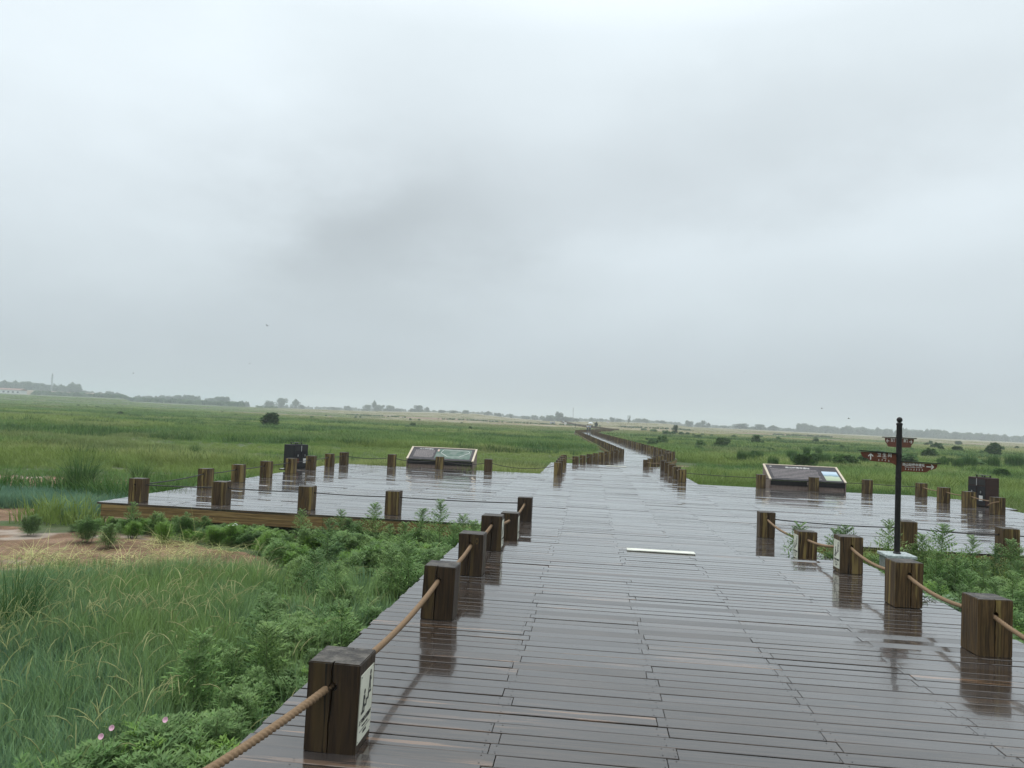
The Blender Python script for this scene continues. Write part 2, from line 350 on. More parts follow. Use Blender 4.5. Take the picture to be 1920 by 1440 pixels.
M_plank = noisy('weathered_planks', (.12, .085, .07), (.24, .18, .155), 8, .7, .2, stretch=(14, 14, .6))
M_strip = noisy('cream_strip', (.50, .50, .42), (.78, .79, .70), 6, .4, stretch=(1, 6, 6))

# ------------------------------------------------------------------ boardwalk decks
PW, PG = .128, .0105
SEAMS = [-.42 + .868 * k for k in range(-12, 16)]
def deck_rows(mb, y0, y1, span, z, seed, th=.035, tilt=.0032, pos=None, nails=False):
    rr = random.Random(seed); y = y0; r = 0
    while y < y1 - .02:
        ww = min(PW * rr.uniform(.97, 1.03), y1 - y); xa, xb = span((y + ww / 2)); xa += rr.uniform(-.012, .012); xb += rr.uniform(-.012, .012)
        cuts = [xa]
        for k, sx in enumerate(SEAMS):
            jx = sx + rr.uniform(-.012, .012) + (.035 if r % 2 else -.01)
            if xa + .5 < jx < xb - .5 and (rr.random() < .68 if jx - cuts[-1] < 2.4 else True): cuts.append(jx)
        cuts.append(xb)
        for a, b in zip(cuts, cuts[1:]):
            dz = rr.gauss(0, .0009); tl = rr.gauss(0, tilt) * ww; wl = rr.gauss(0, .0013); g = PG * rr.choice((.8, .9, 1., 1.25, 2.)) / 2; lift = rr.random()
            if lift > .93: tl += .004
            x0, x1, ya, yb = a + .0015, b - .0015, y + g, y + ww - g
            top = [(x0, ya, z + dz - tl), (x1, ya, z + dz - tl + wl), (x1, yb, z + dz + tl + wl), (x0, yb, z + dz + tl)]
            c = .0025
            t2 = [(x0 + c, ya + c, top[0][2]), (x1 - c, ya + c, top[1][2]), (x1 - c, yb - c, top[2][2]), (x0 + c, yb - c, top[3][2])]
            t1 = [(p[0], p[1], p[2] - c) for p in top]; bo = [(p[0], p[1], z - th) for p in top]
            vs = t2 + t1 + bo; att = rr.random()
            if nails and y < 8:
                for sx in SEAMS:
                    for ex in ((-.03, .03) if min(abs(sx - a), abs(sx - b)) < .08 else (0.,)):
                        nx = sx + ex
                        if a + .01 < nx < b - .01:
                            for ny in (.025, ww - .025): mb.add([(nx + .0042 * math.cos(k_), y + ny + .0042 * math.sin(k_), z + dz + .0022 + wl * .5) for k_ in (0, 1.047, 2.094, 3.142, 4.189, 5.236)], [(0, 1, 2, 3, 4, 5)], 1, 0.)
            if pos: vs = [pos(*p) for p in vs]
            fs = [(0, 1, 2, 3)] + [(i, i + 4, (i + 1) % 4 + 4, (i + 1) % 4) for i in range(4)] + [(i + 4, i + 8, (i + 1) % 4 + 8, (i + 1) % 4 + 4) for i in range(4)] + [(11, 10, 9, 8)]
            mb.add(vs, fs, 0, att)
        y += ww; r += 1
ZP, ZF = -.18, -.30
XL, XR = -1.60, 3.50
PL, PR, PF, PB = -8.64, 10.95, 12.72, 25.75     # the wide platform
mb = MB(); deck_rows(mb, -3.0, 10.05, lambda y: (XL, XR), 0., 1, nails=True); o = mb.build('near_boardwalk', [M_deck, M_ink], attr='rnd'); tag(o, kind='structure')
def pspan(y):
    if y < PF: return (XL, XR)
    if y < 24.55: return (PL, PR - max(0, y - 23.9) * 1.2)
    if y < PB: return (PL, XR)
    return (XL, XR)
mb = MB(); deck_rows(mb, 10.065, 33.2, pspan, ZP, 2, tilt=.0055)
deck_rows(mb, 22.1, 23.3, lambda y: (PL - .62, PL - .01), ZP, 8); deck_rows(mb, 21.3, 22.6, lambda y: (PR + .01, PR + .35), ZP, 9)
o = mb.build('platform_boardwalk', M_deck, attr='rnd'); tag(o, kind='structure')
# far boardwalk: follows a bent centre line
PATH = [(.95, 33.2), (3.55, 46.5)]
for a in [G(1094, 811.3, -.3), (XY(1152, 255.), 255.), (-20., 560.)]: PATH.append(a)
WID = [(-1.7, 1.7)] * 5
def path_frame():
    """centre line points with mitred left / right offsets"""
    out = []
    for i, p in enumerate(PATH):
        d0 = Vector((PATH[i][0] - PATH[i - 1][0], PATH[i][1] - PATH[i - 1][1])) if i else None
        d1 = Vector((PATH[i + 1][0] - p[0], PATH[i + 1][1] - p[1])) if i < len(PATH) - 1 else None
        d = ((d0.normalized() if d0 else Vector((0, 0))) + (d1.normalized() if d1 else Vector((0, 0)))).normalized()
        if i == 0: d = Vector((0, 1))
        n = Vector((d.y, -d.x)); q = (d1 or d0).normalized(); k = 1 / max(.5, d.dot(q))
        out.append((Vector(p), n * min(k, 1.5)))
    return out
PFm = path_frame()
def far_z(y): return ZF + (terrain(0, y) - GZ) * float(sst(y, 150, 330)) + .0 if y > 150 else ZF
def on_path(i, s, off):
    p = PFm[i][0].lerp(PFm[i + 1][0], s); n = PFm[i][1].lerp(PFm[i + 1][1], s); return p + n * off
mb = MB(); rr = random.Random(4)
for i in range(len(PATH) - 1):
    Ls = (PFm[i + 1][0] - PFm[i][0]).length; st = .135 if i == 0 else (.27 if i == 1 else 1.5); nrow = int(Ls / st)
    for k in range(nrow):
        s0, s1 = k / nrow, (k + 1) / nrow - .006 / Ls
        dz = rr.gauss(0, .0006); tl = rr.gauss(0, .0003)
        cuts = [-1.75, rr.uniform(-.8, 0), rr.uniform(.3, 1.2), 1.75]
        for a, b in zip(cuts, cuts[1:]):
            q = [on_path(i, s0, a + .002), on_path(i, s0, b - .002), on_path(i, s1, b - .002), on_path(i, s1, a + .002)]
            zz = [far_z(p.y) + dz + (-tl if j < 2 else tl) for j, p in enumerate(q)]
            vs = [(p.x, p.y, z) for p, z in zip(q, zz)] + [(p.x, p.y, z - .04) for p, z in zip(q, zz)]
            mb.add(vs, [(0, 1, 2, 3), (7, 6, 5, 4), (0, 4, 5, 1), (1, 5, 6, 2), (2, 6, 7, 3), (3, 7, 4, 0)], 0, rr.random())
o = mb.build('far_boardwalk', M_deck, attr='rnd'); tag(o, kind='structure')
# edge beams that carry the planks
def beam_line(mb, a, b, zt, depth, th=.06, lay=2):
    a = Vector(a); b = Vector(b); d = (b - a); n = Vector((-d.y, d.x)).normalized() * th / 2
    for k in range(lay):
        z1 = zt - depth * k / lay - (.004 if k else 0); z0 = zt - depth * (k + 1) / lay; e = .004 * k
        q = [a - n * (1 - e * 20), b - n * (1 - e * 20), b + n, a + n]
        mb.add([(p.x, p.y, z0) for p in q] + [(p.x, p.y, z1) for p in q], [(3, 2, 1, 0), (4, 5, 6, 7), (0, 1, 5, 4), (1, 2, 6, 5), (2, 3, 7, 6), (3, 0, 4, 7)])
mb = MB(); U = .037
for a, b, z, dp in [((PL + .08, PF + .06), (-4.5, PF + .06), ZP - U, .21), ((-4.49, PF + .06), (XL + .05, PF + .06), ZP - U, .21), ((PL + .05, PF + .1), (PL + .05, PB - .05), ZP - U, .21), ((XR, PF + .06), (7.4, PF + .06), ZP - U, .21), ((7.41, PF + .06), (PR - .05, PF + .06), ZP - U, .21),
                    ((PL + .1, PB - .05), (XL, PB - .05), ZP - U, .21), ((XR, 24.4), (PR - .9, 24.4), ZP - U, .21), ((PR - .05, PF + .1), (PR - .05, 23.8), ZP - U, .21),
                    ((XL + .05, -3), (XL + .05, 10.), -U, .21), ((XR - .05, -3), (XR - .05, 10.), -U, .21), ((XL + .1, 9.98), (XR - .1, 9.98), -U, .13), ((XL + .05, 10.1), (XL + .05, PF), ZP - U, .21), ((XR - .05, 10.1), (XR - .05, PF), ZP - U, .21),
                    ((XL + .05, PB), (XL + .05, 33.1), ZP - U, .21), ((XR - .05, 24.5), (XR - .05, 33.1), ZP - U, .21)]: beam_line(mb, a, b, z, dp)
for s in (-1, 1):
    for i in range(3):
        nn = 1 if i < 2 else 1
        a = on_path(i, 0, s * 1.72); b = on_path(i, 1, s * 1.72); mb2 = None
        if i < 2: beam_line(mb, a, b, ZF - .042, .2)
for x in np.arange(PL + .6, PR - .3, 2.1):           # bearers under the platform
    mb.box(x - .05, x + .05, PF + .1, 24.3, ZP - .15, ZP - U)
    for y in (PF + .35, PF + 4, PF + 8): mb.box(x - .07, x + .07, y - .07, y + .07, GZ - .1, ZP - .15)
for y in np.arange(-2.5, 10, 1.9):
    mb.box(XL + .1, XR - .1, y - .04, y + .04, -.15, -U)
    for x in (XL + .15, .9, XR - .15): mb.box(x - .06, x + .06, y - .06, y + .06, GZ - .1, -.15)
o = mb.build('deck_beams', M_fascia); tag(o, kind='structure')
for nm, px, zz, lab in [('n', None, 0., 'short cream strip set across the near planks at the step'), ('f', None, ZP, 'thin cream strip across the planks at the far step of the platform')]:
    mb = MB()
    if nm == 'n': mb.box(.54, 1.395, 9.83, 9.985, .0045, .0145)
    else: mb.box(.79, 1.63, 32.35, 32.6, ZP + .0045, ZP + .02)
    tag(mb.build('anti_slip_strip', M_strip), lab, 'floor strip', 'cream strips on the deck steps')

# ------------------------------------------------------------------ posts
def post_mesh(name, mt, seed, w=.25, h=.42, fine=True):
    """a square timber with a drilled hole and a split, cut into real geometry"""
    rr = random.Random(seed); bm = bmesh.new(); bmesh.ops.create_cube(bm, size=1)
    for v in bm.verts:
        v.co = Vector((v.co.x * w + (rr.uniform(-.004, .004)), v.co.y * w + rr.uniform(-.004, .004), (v.co.z + .5) * h + (rr.uniform(-.004, .004) if v.co.z > 0 else 0)))
    if fine:
        bmesh.ops.bevel(bm, geom=[e for e in bm.edges], offset=.005, segments=2, affect='EDGES')
    me = bpy.data.meshes.new(name); bm.to_mesh(me); bm.free(); me.materials.append(mt); me.materials.append(M_ink)
    o = bpy.data.objects.new(name, me); COL.objects.link(o)
    if fine:
        c = MB(); hz = h * .74
        cir = [(.021 * math.cos(a * math.pi / 8), hz + .021 * math.sin(a * math.pi / 8)) for a in range(16)]
        c.prism(cir, Matrix.Identity(4), w * 1.3)
        for side, x0 in ((-1, rr.uniform(-.02, .02)), (1, rr.uniform(-.05, .05))):
            pl = []; pr = []
            n = 9
            for k in range(n + 1):
                z = h * (1.02 - k / n * rr.uniform(.98, 1.0) * 1.04); x = x0 + rr.uniform(-.003, .003); ww = .0040 * (1.2 - abs(k / n - .3)) + .0010
                pl.append((x - ww, z)); pr.append((x + ww, z))
            c2 = pl + pr[::-1]; c.prism(c2, Matrix.Translation((0, side * w / 2, 0)), .05)
        x0 = rr.uniform(-.06, .06); pl = []; pr = []
        for k in range(8):
            z = h * (1.02 - k / 7 * 1.04); x = x0 + rr.uniform(-.004, .004); pl.append((x - .0015, z)); pr.append((x + .0018, z))
        for s in (-1, 1): c.prism(pl + pr[::-1], Matrix.Rotation(R(90), 4, 'Z') @ Matrix.Translation((0, s * w / 2, 0)), .03)
        co = c.build('cutter', M_ink); md = o.modifiers.new('b', 'BOOLEAN'); md.object = co; md.operation = 'DIFFERENCE'; md.solver = 'EXACT'; md.use_self = True
        dg = bpy.context.evaluated_depsgraph_get(); me2 = bpy.data.meshes.new_from_object(o.evaluated_get(dg)); o.modifiers.clear()
        if len(me2.polygons) > 20: o.data = me2; me2.name = name
        me2.materials.clear(); me2.materials.append(mt)
        bpy.data.objects.remove(co)
    me = o.data; bpy.data.objects.remove(o); return me
PDK = [post_mesh('wooden_post', M_postd, s) for s in range(4)]
PLT = [post_mesh('wooden_post', M_postl, 20 + s) for s in range(4)]
PFR = [post_mesh('wooden_post', M_postl, 40 + s, fine=False) for s in range(3)]
POST_G = 'square timber posts along the boardwalk'
def text_mesh(name, s, size, mt, M, thick=.0008, align='CENTER', bold=0.):
    cu = bpy.data.curves.new(name, 'FONT'); cu.body = s; cu.size = size; cu.align_x = align; cu.align_y = 'CENTER'; cu.extrude = thick; cu.offset = bold
    o = bpy.data.objects.new(name, cu); COL.objects.link(o); dg = bpy.context.evaluated_depsgraph_get(); dg.update()
    me = bpy.data.meshes.new_from_object(o.evaluated_get(dg)); bpy.data.objects.remove(o); me.transform(M); me.materials.clear(); me.materials.append(mt); me.name = name; return me
def link(name, me, parent=None):
    o = bpy.data.objects.new(name, me); COL.objects.link(o); o.parent = parent; return o
def plate_on(post, side):
    """the step warning plate on a side face; side +1 faces +X"""
    M = Matrix.Rotation(R(90 if side > 0 else -90), 4, 'Z') @ Matrix.Translation((0, -.1275, 0))     # local: u to the right, v up, facing -y
    mb = MB(); mb.prism([(-.105, .045), (.105, .045), (.105, .365), (-.105, .365)], M, .004); pl = mb.build('notice_plate', M_plate, post)
    T = M @ Matrix.Translation((0, -.0028, 0)); ink = MB()
    st = [(-.075, .185), (-.035, .185), (-.035, .207), (-.005, .207), (-.005, .229), (.025, .229), (.025, .251), (.075, .251), (.075, .239), (.037, .239), (.037, .217), (.007, .217), (.007, .195), (-.023, .195), (-.023, .173), (-.075, .173)]
    ink.prism(st, T, .0012); ink.build('stair_symbol', M_ink, pl)
    def man(x, z, lean):
        ink = MB()
        ink.prism([(x + .011 * math.cos(a) + lean * 3, z + .085 + .012 * math.sin(a)) for a in [k * math.pi / 5 for k in range(10)]], T, .0012)
        ink.prism([(x - .010 + lean, z + .036), (x + .010 + lean, z + .036), (x + .012 + lean * 2, z + .070), (x - .012 + lean * 2, z + .070)], T, .0012)
        ink.prism([(x - .016, z), (x - .006, z), (x + .002 + lean, z + .0355), (x - .010 + lean, z + .0355)], T, .0013)
        ink.prism([(x + .010, z + .004), (x + .020, z + .004), (x + .010 + lean, z + .0352), (x + .001 + lean, z + .0352)], T, .0014)
        ink.prism([(x + .012 + lean * 2, z + .066), (x + .026, z + .048), (x + .023, z + .042), (x + .009 + lean * 2, z + .055)], T, .0011)
        ink.build('walker_symbol', M_ink, pl)
    man(-.045, .187, .004); man(.045, .253, .002); ink = MB()
    ink.prism([(-.085, .094), (.085, .094), (.085, .0965), (-.085, .0965)], T, .0012)
    ink.build('printed_rule', M_ink, pl)
    for cx, cz in ((-.095, .055), (.095, .055), (-.095, .355), (.095, .355)): ink = MB(); ink.prism([(cx + .003 * math.cos(k), cz + .003 * math.sin(k)) for k in range(6)], T, .0013); ink.build('screw', M_ink, pl)
    FR = T @ Matrix(((1, 0, 0, 0), (0, 0, -1, 0), (0, 1, 0, 0), (0, 0, 0, 1)))
    link('lettering', text_mesh('lettering', '上下台阶 注意脚下', .0235, M_ink, FR @ Matrix.Translation((0, .138, 0)), bold=.0006), pl)
    link('lettering', text_mesh('lettering', 'Watch your step\nup and down', .015, M_ink, FR @ Matrix.Translation((0, .112, 0))) if False else text_mesh('lettering', 'Watch your step', .0135, M_ink, FR @ Matrix.Translation((0, .112, 0))), pl)
    link('lettering', text_mesh('lettering', '注意安全', .014, M_ink, FR @ Matrix.Translation((0, .078, 0))), pl)
    return pl
POSTS = {}
def post(key, x, y, z, label, kind='l', rot=0., lean=(0, 0), plate=0, k=0, sc=1.):
    me = (PDK if kind == 'd' else PLT if kind == 'l' else PFR)[k % (4 if kind != 'f' else 3)]
    o = bpy.data.objects.new('wooden_post', me); COL.objects.link(o); o.location = (x, y, z + .001); o.rotation_euler = (R(lean[0]), R(lean[1]), R(rot)); o.scale = (sc, sc, 1)
    tag(o, label, 'post', POST_G); POSTS[key] = (x, y, z)
    if plate: plate_on(o, plate)
    return o
# left row of the near deck
post('L0', -1.66, 1.55, 0, 'dark timber post at the near end of the left rope, below the frame edge', 'd', k=1)
post('L1', -1.155, 3.645, 0, 'large dark timber post with step notice plate and knot, at the frame bottom', 'd', lean=(0, 1.2), plate=1, k=0)
post('L2', -1.14, 6.08, 0, 'second dark post of the left row, directly behind the big plated one', 'd', lean=(.5, 1.6), k=1)
post('L3', -1.15, 7.80, 0, 'third dark post of the left row, between two roped neighbours', 'd', lean=(0, .6), k=2)
post('L4', -1.135, 9.33, 0, 'fourth dark post of the left row, at the step edge with a side plate', 'd', plate=1, k=3)
post('L5', -1.10, 11.15, ZP, 'dark post just below the left side of the step, partly hidden by the deck', 'd', plate=1, k=2)
post('L6', -1.08, 13.50, ZP, 'dark post at the inner corner where the left platform begins', 'd', k=1)
# right row of the near deck
post('R0', 3.06, 4.25, 0, 'timber post at the near end of the right rope, outside the frame', 'l', k=0)
post('R1', 3.05, 6.16, 0, 'big cracked timber post nearest on the right side, yellowish left face', 'l', rot=2, k=0)
post('R2', 3.04, 7.66, 0, 'cracked timber post in front of the stone base of the direction signpost', 'l', rot=2, k=1)
post('R3', 3.06, 9.28, 0, 'timber post with step notice plate beside the right end of the step', 'l', plate=-1, k=2)
post('R4', 3.04, 10.95, ZP, 'timber post with notice plate just below the right side of the step', 'l', plate=-1, k=3)
post('R5', 3.02, 13.22, ZP, 'timber post at the inner corner where the right platform begins', 'l', plate=0, k=1)
fr = [(-3.42, 'fourth'), (-5.02, 'third'), (-6.64, 'second')]
for i, (x, wd) in enumerate(fr): post('F%d' % i, x, 13.34, ZP, '%s post from the outer corner along the front edge of the left platform' % wd, 'l', rot=90, k=i)
post('FC', -8.10, 13.10, ZP, 'corner post at the outer front corner of the left platform', 'l', rot=0, k=3)
ordn = ['first', 'second', 'third', 'fourth', 'fifth', 'sixth', 'seventh', 'eighth', 'ninth', 'tenth']
for i, (x, y) in enumerate([(-8.30, 15.9), (-8.32, 17.5), (-8.33, 19.1), (-8.33, 20.75), (-8.33, 22.3), (-8.33, 23.95)]):
    post('S%d' % i, x, y, ZP, '%s post behind the corner one along the left side of the left platform' % ordn[i], 'l', k=i + 1)
post('SC', -8.28, 25.25, ZP, 'corner post at the outer back corner of the left platform', 'l', k=2)
for i, (x, lab) in enumerate([(-6.66, 'back edge post between the far left corner and the map panel'), (-5.0, 'back edge post standing in front of the left map panel'), (-3.33, 'back edge post at the right end of the left map panel')]):
    post('B%d' % i, x, 25.45, ZP, lab, 'l', rot=90, k=i)
for i in range(5): post('W%d' % i, -1.0, 25.6 + 1.5 * i, ZP, '%s post of the short left row behind the platform' % ordn[i], 'l', k=i)
for i in range(5): post('V%d' % i, 3.05, 25.1 + 1.5 * i, ZP, '%s post of the short right row behind the platform' % ordn[i], 'l', k=i + 2)
for i, (a, lab) in enumerate([((1427.5, 915.5), 'right back edge post beside the left end of the text panel'), ((1527, 921), 'right back edge post standing in front of the text panel'), ((1628, 926), 'right back edge post between the text panel and the signpost')]):
    x, y = G(*a, ZP); post('C%d' % i, x, y + .1, ZP, lab, 'l', rot=90, k=i + 1)
for i, (a, lab) in enumerate([((1730, 932.8), 'post at the back corner of the right platform, rope turning at it'), ((1772, 943), 'post between the back corner and the bin on the right platform'), ((1820, 952.5), 'post directly in front of the bin on the right platform'), ((1874, 966), 'last visible post on the right platform side, frayed rope end tied to it')]):
    x, y = G(*a, ZP); post('D%d' % i, x, y + .1, ZP, lab, 'l', rot=4, k=i)
for i, (a, lab) in enumerate([((1705, 1028), 'right platform front post just right of the black signpost'), ((1897, 1043), 'right platform front post at the right frame edge among tall weeds')]):
    x, y = G(*a, ZP); post('E%d' % i, x, y + .13, ZP, lab, 'l', rot=90, k=i + 1)
post('E2', POSTS['E1'][0] + 1.7, POSTS['E1'][1], ZP, 'right platform front post outside the frame', 'l', rot=90, k=0)
# rows along the far boardwalk
def row(i, off, s0, s1, step, where, key, jump=1):
    a = on_path(i, 0, off); b = on_path(i, 1, off); Ls = (b - a).length; n = int(Ls * (s1 - s0) / step)
    for k in range(n + 1):
        s = s0 + (s1 - s0) * k / n; p = on_path(i, s, off)
        wd = '%d%s' % (k + 1, {1: 'st', 2: 'nd', 3: 'rd'}.get((k + 1) % 10 if (k + 1) % 100 not in (11, 12, 13) else 0, 'th'))
        d = (b - a).normalized()
        post('%s%d' % (key, k), p.x, p.y, far_z(p.y), 'small post, %s along %s' % (wd, where), 'f', rot=math.degrees(math.atan2(-d.x, d.y)), k=k)
row(0, -1.5, .02, .95, 1.55, 'the left row where the walkway bends right', 'JL')
row(0, 1.5, .02, .95, 1.55, 'the right row where the walkway bends right', 'JR')
row(1, -1.5, .0, 1., 1.95, 'the long left row of the distant walkway', 'KL')
row(1, 1.5, .0, 1., 1.95, 'the long right row of the distant walkway', 'KR')
mb = MB()
for i in (2, 3):
    for off in (-1.5, 1.5):
        a = on_path(i, 0, off); b = on_path(i, 1, off); n = int((b - a).length / 2.2)
        for k in range(n):
            p = on_path(i, k / n, off); z = far_z(p.y); mb.box(p.x - .13, p.x + .13, p.y - .13, p.y + .13, z - .3, z + .42)
tag(mb.build('post_rows', M_postl), 'two lines of tiny posts along the farthest bends of the walkway', 'posts', kind='stuff')

# ------------------------------------------------------------------ ropes
def span_pts(a, b, sag, n):
    a = Vector(a); b = Vector(b); return [a.lerp(b, k / n) - Vector((0, 0, sag * 4 * (k / n) * (1 - k / n))) for k in range(n + 1)]
HZ = .31
def run(name, label, keys, r, sags, mt, n=24, seg=8, strands=0, cat='rope', tail=None):
    pts = []
    for i, (a, b) in enumerate(zip(keys, keys[1:])):
        A = Vector(POSTS[a]) + Vector((0, 0, HZ)); B = Vector(POSTS[b]) + Vector((0, 0, HZ))
        sp = span_pts(A, B, sags[i % len(sags)], n); pts += sp if not pts else sp[1:]
    if tail: pts += tail(pts[-1])
    mb = MB(); mb.tube(pts, r, seg, strands=strands, turns=80. if strands else 0); o = mb.build(name, mt, smooth=True); tag(o, label, cat, 'ropes strung between the posts'); return o
run('rope', 'thick twisted rope sagging through the dark left row of posts', ['L0', 'L1', 'L2', 'L3', 'L4', 'L5', 'L6'], .0170, [.07, .06, .04, .035, .03, .05], M_rope, 420, 16, 3)
run('rope', 'thick twisted rope sagging through the right row of near posts', ['R0', 'R1', 'R2', 'R3', 'R4', 'R5'], .0155, [.08, .07, .07, .05, .07], M_rope, 380, 16, 3)
run('rope', 'thin dark line along the front posts of the left platform', ['FC', 'F2', 'F1', 'F0', 'L6'], .0095, [.015], M_cable)
run('rope', 'thin rope along the left side and back posts of the left platform', ['FC', 'S0', 'S1', 'S2', 'S3', 'S4', 'S5', 'SC', 'B0', 'B1', 'B2', 'W0'], .0105, [.03, .02, .02, .02, .02, .02, .02, .07, .10, .11, .15], M_cable)
run('rope', 'rope through the short left row behind the platform', ['W0', 'W1', 'W2', 'W3', 'W4', 'JL0'], .012, [.03], M_rope)
run('rope', 'rope through the short right row behind the platform', ['V0', 'V1', 'V2', 'V3', 'V4', 'JR0'], .012, [.03], M_rope)
run('rope', 'thin dark line along the back posts of the right platform', ['V0', 'C0', 'C1', 'C2', 'D0'], .0095, [.02], M_cable)
def fray(p):
    return [p + Vector(v) for v in ((-.05, -.16, .01), (-.12, -.17, .0), (-.2, -.12, -.035), (-.27, -.1, -.09))]
run('rope', 'pale rope through the side posts by the bin, knotted at its end', ['D0', 'D1', 'D2', 'D3'], .013, [.03], M_rope, tail=fray)
run('rope', 'thin dark line along the front posts of the right platform', ['R5', 'E0', 'E1', 'E2'], .0095, [.03, .02, .02], M_cable)
nKL = len([k for k in POSTS if k.startswith('KL')]); nKR = len([k for k in POSTS if k.startswith('KR')]); nJ = len([k for k in POSTS if k.startswith('JL')])
run('rope', 'faint rope along the far left row of the distant walkway', ['JL%d' % k for k in range(nJ)] + ['KL%d' % k for k in range(nKL)], .012, [.04], M_cable, 3, 5)
run('rope', 'faint rope along the far right row of the distant walkway', ['JR%d' % k for k in range(nJ)] + ['KR%d' % k for k in range(nKR)], .012, [.04], M_cable, 3, 5)

# ------------------------------------------------------------------ direction signpost
def make_signpost():
    Yd = 11.15; x = XY(1686, Yd); root = empty('direction_signpost', (x, Yd, GZ)); S = .00775
    tag(root, 'tall black signpost with brown direction boards on a pale stone base', 'signpost')
    mb = MB(); mb.box(-.17, .17, -.17, .17, 0, .53); mb.build('plinth', M_conc, root)
    mb = MB(); mb.box(-.195, .195, -.195, .195, .532, .575); b = mb.build('base_slab', M_stone, root); bv = b.modifiers.new('bevel', 'BEVEL'); bv.width = .006
    mb = MB(); mb.lathe([(.05, .576), (.05, .59), (.038, .60), (.037, 2.36), (.042, 2.365), (.042, 2.385), (.030, 2.395), (.030, 2.40)], seg=24); mb.build('pole', M_black, root, smooth=False)
    mb = MB(); mb.lathe([(.001, 2.398)] + [(.039 * math.sin(a), 2.437 - .039 * math.cos(a)) for a in [k * math.pi / 10 for k in range(1, 10)]] + [(.001, 2.476)], seg=24); mb.build('ball_finial', M_black, root, smooth=True)
    z0 = 2.476; T = lambda u, v: ((u - 1022) / 9.6 * S, z0 - (v - 105) / 9.6 * S)
    rs_ = random.Random(12)
    def board(pts, bar, texts, Mx, arrow, script=()):
        mb = MB(); mb.prism([T(*p) for p in pts], Mx, .022); o = mb.build('direction_board', M_sign, root)
        mb = MB(); mb.prism([T(*p) for p in bar], Mx, .06); mb.build('top_rail', M_black, o)
        ink = MB(); F2 = Mx @ Matrix.Translation((0, -.0125, 0)); FR = F2 @ Matrix(((1, 0, 0, 0), (0, 0, -1, 0), (0, 1, 0, 0), (0, 0, 0, 1)))
        for a in arrow:
            (u0, v0), (u1, v1), wd = a; A = Vector(T(u0, v0)); B = Vector(T(u1, v1)); n = Vector((-(B - A).y, (B - A).x)).normalized() * wd * S / 9.6 / 2
            ink.prism([tuple(A - n), tuple(B - n), tuple(B + n), tuple(A + n)], F2, .0016)
        ink.build('arrow', M_white, o)
        if script:
            ink = MB()
            for (u, v) in script:          # short words of vertical script: a spine with teeth
                hgt = rs_.uniform(22, 34); p_ = [T(u, v - hgt / 2), T(u, v + hgt / 2)]; ink.prism([(p_[0][0] - .0014, p_[0][1]), (p_[1][0] - .0014, p_[1][1]), (p_[1][0] + .0014, p_[1][1]), (p_[0][0] + .0014, p_[0][1])], F2, .0015)
                for q_ in range(3): a_ = T(u, v - hgt / 2 + (q_ + .5) * hgt / 3); sd_ = rs_.choice((-1, 1)); ink.prism([(a_[0], a_[1] - .0016), (a_[0] + sd_ * .008, a_[1] + .0006), (a_[0] + sd_ * .008, a_[1] + .004), (a_[0], a_[1] + .0026)][::sd_], F2, .0017)
            ink.build('vertical_script', M_white, o)
        for s, u, v, size, bold in texts:
            q = T(u, v); link('lettering', text_mesh('lettering', s, size, M_white, FR @ Matrix.Translation((q[0], q[1], 0)), bold=bold), o)
    I = Matrix.Identity(4)
    board([(385, 735), (392, 770), (410, 805), (450, 838), (515, 852), (530, 872), (560, 888), (620, 893), (880, 905), (930, 918), (985, 948), (985, 738)][::-1], [(358, 708), (985, 728), (985, 748), (358, 724)][::-1],
          [('卫 生 间', 778, 780, .056, .0008), ('Toilet', 778, 828, .021, .0002), ('ᠠ ᠢ ᠣ ᠡ', 775, 872, .03, .0)][:2], I, [((548, 865), (548, 765), 17), ((548, 763), (508, 806), 15), ((548, 763), (590, 806), 15)], [(683, 868), (738, 862), (795, 866), (850, 873)])
    board([(1055, 880), (1658, 893), (1650, 940), (1622, 975), (1565, 992), (1525, 1002), (1500, 1025), (1455, 1042), (1110, 1040), (1055, 1062)][::-1], [(1055, 858), (1700, 872), (1700, 888), (1055, 876)][::-1],
          [('西山坡佛寺遗址', 1262, 924, .0425, .0008), ('Xishanpo Buddhist Temple Site', 1262, 963, .0185, .0001)], I, [((1475, 943), (1590, 943), 15), ((1594, 943), (1553, 905), 14), ((1594, 943), (1553, 982), 14)], [(u, 1003) for u in range(1135, 1420, 45)])
    # two short boards seen at an angle above
    for s, yaw, txt in ((-1, -83, '东门'), (1, 40, '南门')):
        K = 1 / math.cos(R(62)); Mx = Matrix.Rotation(R(yaw), 4, 'Z')
        def Q(u, v): return (1022 + s * (u - 1022) * K, v)
        bp = [Q(1050, 475), Q(1240, 478), Q(1232, 540), Q(1200, 588), Q(1188, 628), Q(1050, 632)]; br = [Q(1050, 455), Q(1262, 458), Q(1262, 474), Q(1050, 472)]
        if s > 0: bp = bp[::-1]; br = br[::-1]
        ar = [(Q(1165, 528), Q(1206, 528), 12), (Q(1208, 528), Q(1190, 500), 12), (Q(1208, 528), Q(1190, 556), 12)]
        tq = Q(1108, 515); board(bp, br, [(txt, tq[0], tq[1], .055, .001)], Mx, ar)
    for k, z in enumerate((2.20, 1.93, 1.62)):
        mb = MB(); mb.lathe([(.0405, z - .02), (.0405, z + .02)], seg=24); mb.build('clamp_ring', M_black, root)
make_signpost()

